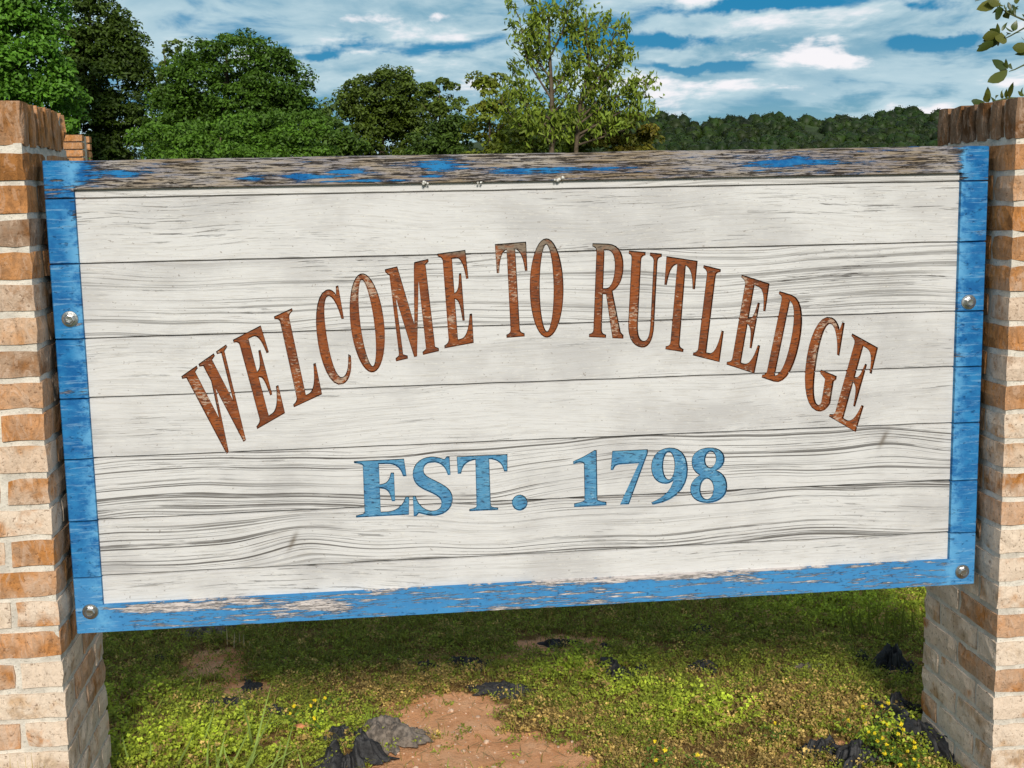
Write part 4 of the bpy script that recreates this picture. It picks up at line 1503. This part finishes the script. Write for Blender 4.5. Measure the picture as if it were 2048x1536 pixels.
# ------------------------------------------------------------------ scraps of landscape fabric
def scrap(u, v, w_, d_, h_, rot, seed, label, mat=None, lift=0.0, nx_=56, ny_=42):
    p = gp(u, v)
    w_, d_, h_ = w_ * 1.35, d_ * 1.35, h_ * 1.25
    r = np.random.default_rng(seed)
    a = np.linspace(-1, 1, nx_)
    b = np.linspace(-1, 1, ny_)
    A, B = np.meshgrid(a, b)
    ph = r.uniform(0, 6, 8)
    edge = 1 + .22 * np.sin(np.arctan2(B, A) * 3 + ph[0]) + .14 * np.sin(np.arctan2(B, A) * 7 + ph[1]) + .10 * np.sin(np.arctan2(B, A) * 13 + ph[2]) + .07 * np.sin(np.arctan2(B, A) * 29 + ph[7])
    rad = np.maximum(np.abs(A), np.abs(B))
    cir = np.sqrt(A ** 2 + B ** 2) + 1e-6
    k = rad / cir * edge * .92
    Xs, Ys = A * k * w_ / 2, B * k * d_ / 2
    f = 1 - np.abs(sines(A, B, seed + 100, 2.2, 2)) * 2.6
    f2 = 1 - np.abs(sines(A + .3 * B, B, seed + 200, 6.5, 2)) * 2.8
    f3 = sines(A, B, seed + 400, 17.0, 2)
    Zs = h_ * (.50 * f + .34 * f2 + .10 * f3) * np.clip(1.2 - rad ** 2, 0, 1) + r.normal(size=A.shape) * .0006 + lift
    Zs = np.maximum(Zs, -.002 + .011 * sines(A, B, seed + 300, 4.0, 2))
    V1 = np.stack([Xs, Ys, Zs], -1).reshape(-1, 3)
    V2 = V1 - np.array([0, 0, .0015])
    i = (np.arange(ny_ - 1)[:, None] * nx_ + np.arange(nx_ - 1)[None]).ravel()
    q = np.stack([i, i + 1, i + nx_ + 1, i + nx_], 1)
    rim = [j for j in range(nx_)] + [j * nx_ + nx_ - 1 for j in range(1, ny_)] + [(ny_ - 1) * nx_ + j for j in range(nx_ - 2, -1, -1)] + [j * nx_ for j in range(ny_ - 2, 0, -1)]
    N_ = nx_ * ny_
    rq = np.array([(rim[t], rim[t] + N_, rim[(t + 1) % len(rim)] + N_, rim[(t + 1) % len(rim)]) for t in range(len(rim))])
    me = np_mesh('fabric_scrap', np.concatenate([V1, V2]), np.concatenate([q, q[:, ::-1] + N_, rq]), smooth=True)
    zz = float(gz(np.array([p[0]]), np.array([p[1]]))[0])
    o = link('fabric_scrap', me, [mat or M_fabric], None, (p[0], p[1], zz))
    o.rotation_euler = (0, 0, rot)
    return tag(o, label, 'fabric scrap', 'torn fabric scraps in the weeds')


for args in SCRAPS:
    scrap(*args)

# brick chip
bm = bmesh.new()
bmesh.ops.create_icosphere(bm, subdivisions=2, radius=1)
for v in bm.verts:
    v.co = Vector((v.co.x * .020, v.co.y * .012, v.co.z * .008)) * (1 + .25 * mnoise.noise(v.co * 2.1))
me = bpy.data.meshes.new('brick_chip')
bm.to_mesh(me)
bm.free()
p = gp(602, 1466)
tag(link('brick_chip', me, [mat_plain('orange_brick_chip', (.50, .20, .09), .9, var=.25)], None, (p[0], p[1], .02)), 'small orange brick chip lying in the clover left of the dirt', 'brick chip')

# ------------------------------------------------------------------ flowering clover and tall grass
M_yel = mat_plain('yellow_flower', (.80, .62, .02), .7, var=.15, trans=.15)


def flower_plant(spots, label, seed):
    c = np.mean([gp(*s) for s in spots], 0)
    root = thing('clover_plant', label, 'clover plant', (c[0], c[1], 0), 'clover plants in yellow flower')
    rr = random.Random(seed)
    bm = bmesh.new()
    for k in range(14):
        a = rr.uniform(0, 6.28)
        z = rr.uniform(-1, 1)
        s = math.sqrt(1 - z * z)
        n_ = Vector((s * math.cos(a), s * math.sin(a), z))
        bmesh.ops.create_cone(bm, segments=4, radius1=.0022, radius2=.0006, depth=.004, cap_ends=True,
                              matrix=Matrix.Translation(n_ * .0038) @ n_.to_track_quat('Z', 'Y').to_matrix().to_4x4())
    fm = bpy.data.meshes.new('flower_head')
    bm.to_mesh(fm)
    bm.free()
    fm.materials.append(M_yel)
    st, lv = [], []
    for (u, v) in spots:
        h_ = rr.uniform(.035, .07)
        p = gp(u, v, h_)
        t = p - np.array([c[0], c[1], 0])
        b = t + np.array([rr.uniform(-.015, .015), rr.uniform(-.01, .02), -h_])
        st.append(tube([b, (b + t) / 2 + np.array([.004, 0, 0]), t], [.0008, .0007, .0006], 4))
        f = link('flower_head', fm, [], root, t)
        f.rotation_euler = (rr.uniform(0, 6), rr.uniform(0, 6), rr.uniform(0, 6))
        f.scale = [rr.uniform(.8, 1.25)] * 3
        m_ = 26
        P = t + rng.normal(size=(m_, 3)) * np.array([.018, .018, .012]) - np.array([0, 0, .02])
        lv.append(leaves(P, unit(np.array([0, -.3, 1]) + rng.normal(size=(m_, 3)) * .4), rng.uniform(.008, .013, m_), rng.uniform(.006, .010, m_),
                         np.array([.11, .19, .02]) * rng.uniform(.6, 1.4, (m_, 1))))
    V, F, _ = merge(st)
    link('stem', np_mesh('stem', V, F), [M_stem], root)['kind'] = 'stuff'
    lo = link('foliage', np_mesh('foliage', *merge(lv)), [M_herb], root)
    lo['kind'] = 'stuff'


rr = random.Random(21)
sp = [(1764, 1412), (1776, 1406), (1726, 1414), (1697, 1441), (1731, 1447), (1767, 1445), (1775, 1449), (1791, 1455), (1802, 1448), (1824, 1448), (1806, 1459),
      (1796, 1468), (1808, 1472), (1737, 1464), (1749, 1466), (1755, 1481), (1823, 1475), (1828, 1484), (1773, 1490), (1782, 1497), (1784, 1508), (1815, 1502),
      (1829, 1495), (1828, 1519), (1769, 1506), (1836, 1532), (1800, 1530), (1765, 1476)]
flower_plant(sp, 'clover plant thick with yellow flowers beside the right pillar base', 1)
flower_plant([(588, 1412), (629, 1401), (622, 1411), (629, 1436), (580, 1427), (650, 1396)], 'clover plant with a few yellow flowers near the left dirt patch', 2)
flower_plant([(1310, 1483), (1312, 1520), (1395, 1510), (1550, 1446), (1330, 1500)], 'clover plant with scattered yellow flowers in the drying weeds', 3)
flower_plant([(176, 1493), (174, 1523), (205, 1512), (190, 1503), (178, 1474)], 'clover plant with yellow buds at the left pillar foot', 4)


def tall_grass(spots, label, seed, col=(.30, .40, .09), wd=.006, depth=None):
    def foot(u, v):
        return gp(u, v) if depth is None else at(u, v, depth) * np.array([1, 1, 0])
    c = np.mean([foot(*s[:2]) for s in spots], 0)
    root = thing('grass_tuft', label, 'grass tuft', (c[0], c[1], 0), 'taller grass tufts')
    rr = random.Random(seed)
    V, F, K = [], [], []
    off = 0
    for (u, v, u2, v2, bend) in spots:
        b = foot(u, v)
        hY = b[1] - rr.uniform(-.02, .05)
        t = at(u2, v2, hY)
        mid = (b + t) / 2 + np.array([bend, 0, abs(bend) * .7 + .01])
        sd = AR * wd * .5 * rr.uniform(.7, 1.2)
        cc = np.array(col) * rr.uniform(.7, 1.3)
        prev = None
        m_ = 9
        vs = []
        for k in range(m_ + 1):
            s = k / m_
            p = (1 - s) ** 2 * b + 2 * s * (1 - s) * mid + s * s * t - np.array([c[0], c[1], 0])
            wq = (1 - s ** 1.6) + .04
            vs += [p - sd * wq, p + np.array([0, -.001, .0004]) , p + sd * wq]
        vs = np.array(vs)
        fs = []
        for k in range(m_):
            o = k * 3
            fs += [(o, o + 1, o + 4, o + 3), (o + 1, o + 2, o + 5, o + 4)]
        V.append(vs)
        F.append(np.array(fs) + off)
        K.append(np.repeat(cc[None], len(vs), 0))
        off += len(vs)
    o = link('blades', np_mesh('blades', np.concatenate(V), np.concatenate(F), np.concatenate(K), smooth=True), [M_herb], root)
    o['kind'] = 'stuff'


tall_grass([(505, 1500, 474, 1384, .01), (500, 1540, 545, 1360, .0), (450, 1555, 505, 1440, .02), (480, 1560, 552, 1408, .01), (500, 1560, 600, 1500, .06),
            (480, 1560, 522, 1500, .0), (445, 1560, 430, 1480, -.01), (560, 1545, 590, 1440, .0), (610, 1560, 595, 1500, .0), (515, 1470, 560, 1440, .03),
            (400, 1500, 430, 1400, .02), (350, 1540, 395, 1455, .01), (265, 1540, 245, 1470, -.01), (295, 1540, 300, 1480, .01), (430, 1550, 452, 1462, .005),
            (470, 1550, 450, 1490, -.02), (530, 1560, 560, 1480, .03), (415, 1545, 420, 1470, -.005)],
           'tall green grass blades in the clover at lower left', 2)
tall_grass([(270, 1390, 320, 1380, .02), (300, 1400, 282, 1372, -.02), (310, 1415, 345, 1400, .03), (300, 1440, 330, 1390, .01), (370, 1420, 360, 1370, .0), (395, 1390, 405, 1340, .0)],
           'small arching grass tuft near the left pillar base', 3, (.30, .36, .06), wd=.005)
tall_grass([(738, 1445, 730, 1418, -.004), (740, 1446, 745, 1415, .004), (735, 1446, 722, 1428, -.006), (742, 1446, 757, 1424, .006), (738, 1446, 738, 1412, 0)],
           'tiny bright grass tuft at the left rim of the red dirt', 4, (.32, .48, .05), wd=.004)
tall_grass([(20, 1560, 20, 1508, -.01), (70, 1560, 35, 1522, -.01), (72, 1550, 62, 1505, 0), (75, 1560, 50, 1512, -.01), (80, 1560, 88, 1525, .01), (64, 1560, 78, 1530, 0)],
           'yellowish grass sprig in front of the left pillar', 6, (.55, .42, .06), wd=.006, depth=-.22)
tall_grass([(455, 1290, 453, 1250, 0), (468, 1296, 470, 1262, 0), (480, 1292, 478, 1264, 0), (497, 1300, 500, 1282, .004), (488, 1296, 487, 1268, 0)],
           'pale dry stalks in the shade under the left part of the sign', 7, (.60, .48, .27), wd=.005)
tall_grass([(x_, 1275 - abs(x_ - 1760) * .1, x_ + (x_ % 7 - 3) * 4, 1195 + (x_ % 11) * 3, .01 * ((x_ % 5) - 2)) for x_ in range(1690, 1840, 5)],
           'taller grass tuft far back beside the right pillar', 8, (.17, .20, .03), wd=.004)


# ------------------------------------------------------------------ shrub behind the right pillar
def right_shrub():
    Yb = .80
    o = at(2120, 400, Yb)
    root = thing('leafy_shrub', 'leafy shrub behind the right pillar with leaves hanging over its top', 'shrub', (o[0], Yb, 0))
    O = np.array([o[0], Yb, 0])

    def q(u, v, dy=0.0):
        return at(u, v, Yb + dy) - O
    paths = [([np.array([0, 0, -.05]), np.array([.02, 0, .9]), q(2110, 300), q(2120, 120), q(2115, -60)], [.018, .015, .012, .009, .005]),
             ([q(2110, 300), q(2085, 230), q(2060, 198), q(2020, 196), q(1985, 203)], [.008, .006, .004, .003, .0015]),
             ([q(2118, 180), q(2085, 145), q(2048, 130), q(2030, 139), q(2018, 143)], [.006, .004, .003, .002, .0012]),
             ([q(2120, 120), q(2085, 75), q(2048, 56), q(2020, 72), q(1996, 84)], [.006, .004, .003, .002, .0012]),
             ([q(2118, 60), q(2080, 48), q(2048, 40), q(2020, 28), q(1985, 8)], [.006, .004, .003, .002, .0012]),
             ([q(2117, -10), q(2060, -20), q(2000, -12), q(1950, 2)], [.005, .004, .0025, .0012]),
             ([q(2110, 300), q(2150, 200), q(2200, 150)], [.008, .005, .002]), ([q(2115, 60), q(2170, 0), q(2190, -70)], [.008, .005, .002])]
    V, F, _ = merge([tube(p, r, 5) for p, r in paths])
    link('stem', np_mesh('stem', V, F, smooth=True), [M_stem], root)
    # one leaf mesh: pointed oval, folded along its midrib
    prof = [(0, 0), (.12, .30), (.32, .50), (.55, .46), (.78, .26), (1, 0)]
    V, F = [], []
    for (t, w_) in prof:
        z = .10 * math.sin(t * 2.6) - .04
        V += [(t, -w_ * .42, z + w_ * .10), (t, 0, z), (t, w_ * .42, z + w_ * .10)]
    for k in range(len(prof) - 1):
        a = k * 3
        F += [(a, a + 3, a + 4, a + 1), (a + 1, a + 4, a + 5, a + 2)]
    me = bpy.data.meshes.new('leaf')
    me.from_pydata(V, [], F)
    for p_ in me.polygons:
        p_.use_smooth = True
    bm = bmesh.new()
    bm.from_mesh(me)
    bmesh.ops.remove_doubles(bm, verts=bm.verts, dist=.0001)
    bm.to_mesh(me)
    bm.free()
    ml, g_, out = material('glossy_shrub_leaf')
    rn = g_.n('ShaderNodeObjectInfo').outputs['Random']
    cc = g_.ramp(rn, [(0, (.045, .07, .012)), (.6, (.075, .10, .018)), (1, (.15, .15, .025))])
    surface(g_, out, cc, .4, trans=.3, spec=.5)
    me.materials.append(ml)
    rr = random.Random(4)

    def leaf(b, t, wid=.34, dy=None):
        dy = rr.uniform(-.05, .03) if dy is None else dy
        p0, p1 = q(*b), q(*t, dy)
        d_ = Vector(p1 - p0)
        L = d_.length
        xax = d_.normalized()
        view = Vector((-.3, 1, -.1 + rr.uniform(-.4, .4))).normalized()
        yax = (xax.cross(view)).normalized()
        view2 = yax.cross(xax)
        ang = rr.uniform(-.7, .7)
        m_ = Matrix((xax, -yax, view2)).transposed() @ Matrix.Rotation(ang, 3, 'X')
        o_ = link('leaf', me, [], root)
        o_.matrix_local = Matrix.Translation(Vector(p0)) @ m_.to_4x4() @ Matrix.Diagonal((L, L * wid / .42, L, 1))
    LV = [((1998, 2), (1953, 19)), ((2000, 8), (1975, 0)), ((2003, 15), (1984, 27)), ((2006, 18), (1991, 38), .6), ((2008, 10), (2025, 30)), ((2012, 22), (2018, 38), .7),
          ((2014, 12), (2012, 34)), ((2020, 20), (2034, 34)), ((2022, 10), (2038, 18)), ((1990, 4), (2010, 12)), ((2016, 4), (2024, 24)), ((2028, 6), (2042, -4)), ((2026, 28), (2038, 12)),
          ((2000, 3), (2002, 22)), ((2030, 30), (2028, 8)),
          ((2000, 70), (1979, 58)), ((1999, 69), (1965, 76)), ((2000, 78), (1965, 82)), ((1999, 84), (1954, 92)), ((1990, 86), (1953, 103)), ((1999, 68), (1995, 46)),
          ((2003, 62), (2015, 44)), ((2002, 66), (2006, 88), .6), ((1998, 82), (1996, 93), .8), ((2008, 76), (2020, 68)), ((2026, 64), (2010, 52)), ((2026, 62), (2034, 40), .55),
          ((2027, 68), (2044, 66)), ((2028, 62), (2026, 54)), ((2022, 68), (2012, 64)),
          ((2014, 135), (1984, 119), .5), ((2014, 141), (1996, 137), .5), ((2014, 142), (1975, 164)), ((2015, 138), (2012, 117), .3), ((2020, 138), (2022, 126), .5),
          ((2060, 95), (2025, 95)), ((2060, 106), (2029, 109), .3), ((2052, 82), (2043, 73)),
          ((1968, 205), (1943, 202), .4), ((1978, 203), (1976, 173), .5), ((1977, 204), (1971, 187), .5), ((2002, 198), (2008, 176)), ((2005, 198), (2003, 180), .3), ((2014, 197), (2014, 177)),
          ((2018, 196), (2027, 164), .3), ((2018, 196), (2030, 171), .3), ((1990, 200), (1998, 190), .3), ((2044, 192), (2046, 174), .5), ((2048, 192), (2036, 182), .4), ((2050, 192), (2054, 170), .4),
          ((1992, 202), (1982, 192), .3)]
    for it in LV:
        leaf(*it)
    for k in range(70):
        b = rr.choice(paths)[0]
        i = rr.randrange(len(b) - 1)
        p = Vector(b[i]).lerp(Vector(b[i + 1]), rr.random())
        wpt = np.array(p) + O
        d_ = wpt - CAM
        uu = 1024 + FPX * (d_ @ AR) / (d_ @ AF)
        if uu < 2062:
            continue
        e = p + Vector((rr.uniform(-.07, .07), rr.uniform(-.07, .07), rr.uniform(-.03, .06)))
        xax = (e - p).normalized()
        yax = xax.cross(Vector((0, 1, .3))).normalized()
        m_ = Matrix((xax, -yax, yax.cross(xax))).transposed()
        o_ = link('leaf', me, [], root)
        o_.matrix_local = Matrix.Translation(p) @ m_.to_4x4() @ Matrix.Diagonal((.06, .055, .06, 1))


right_shrub()
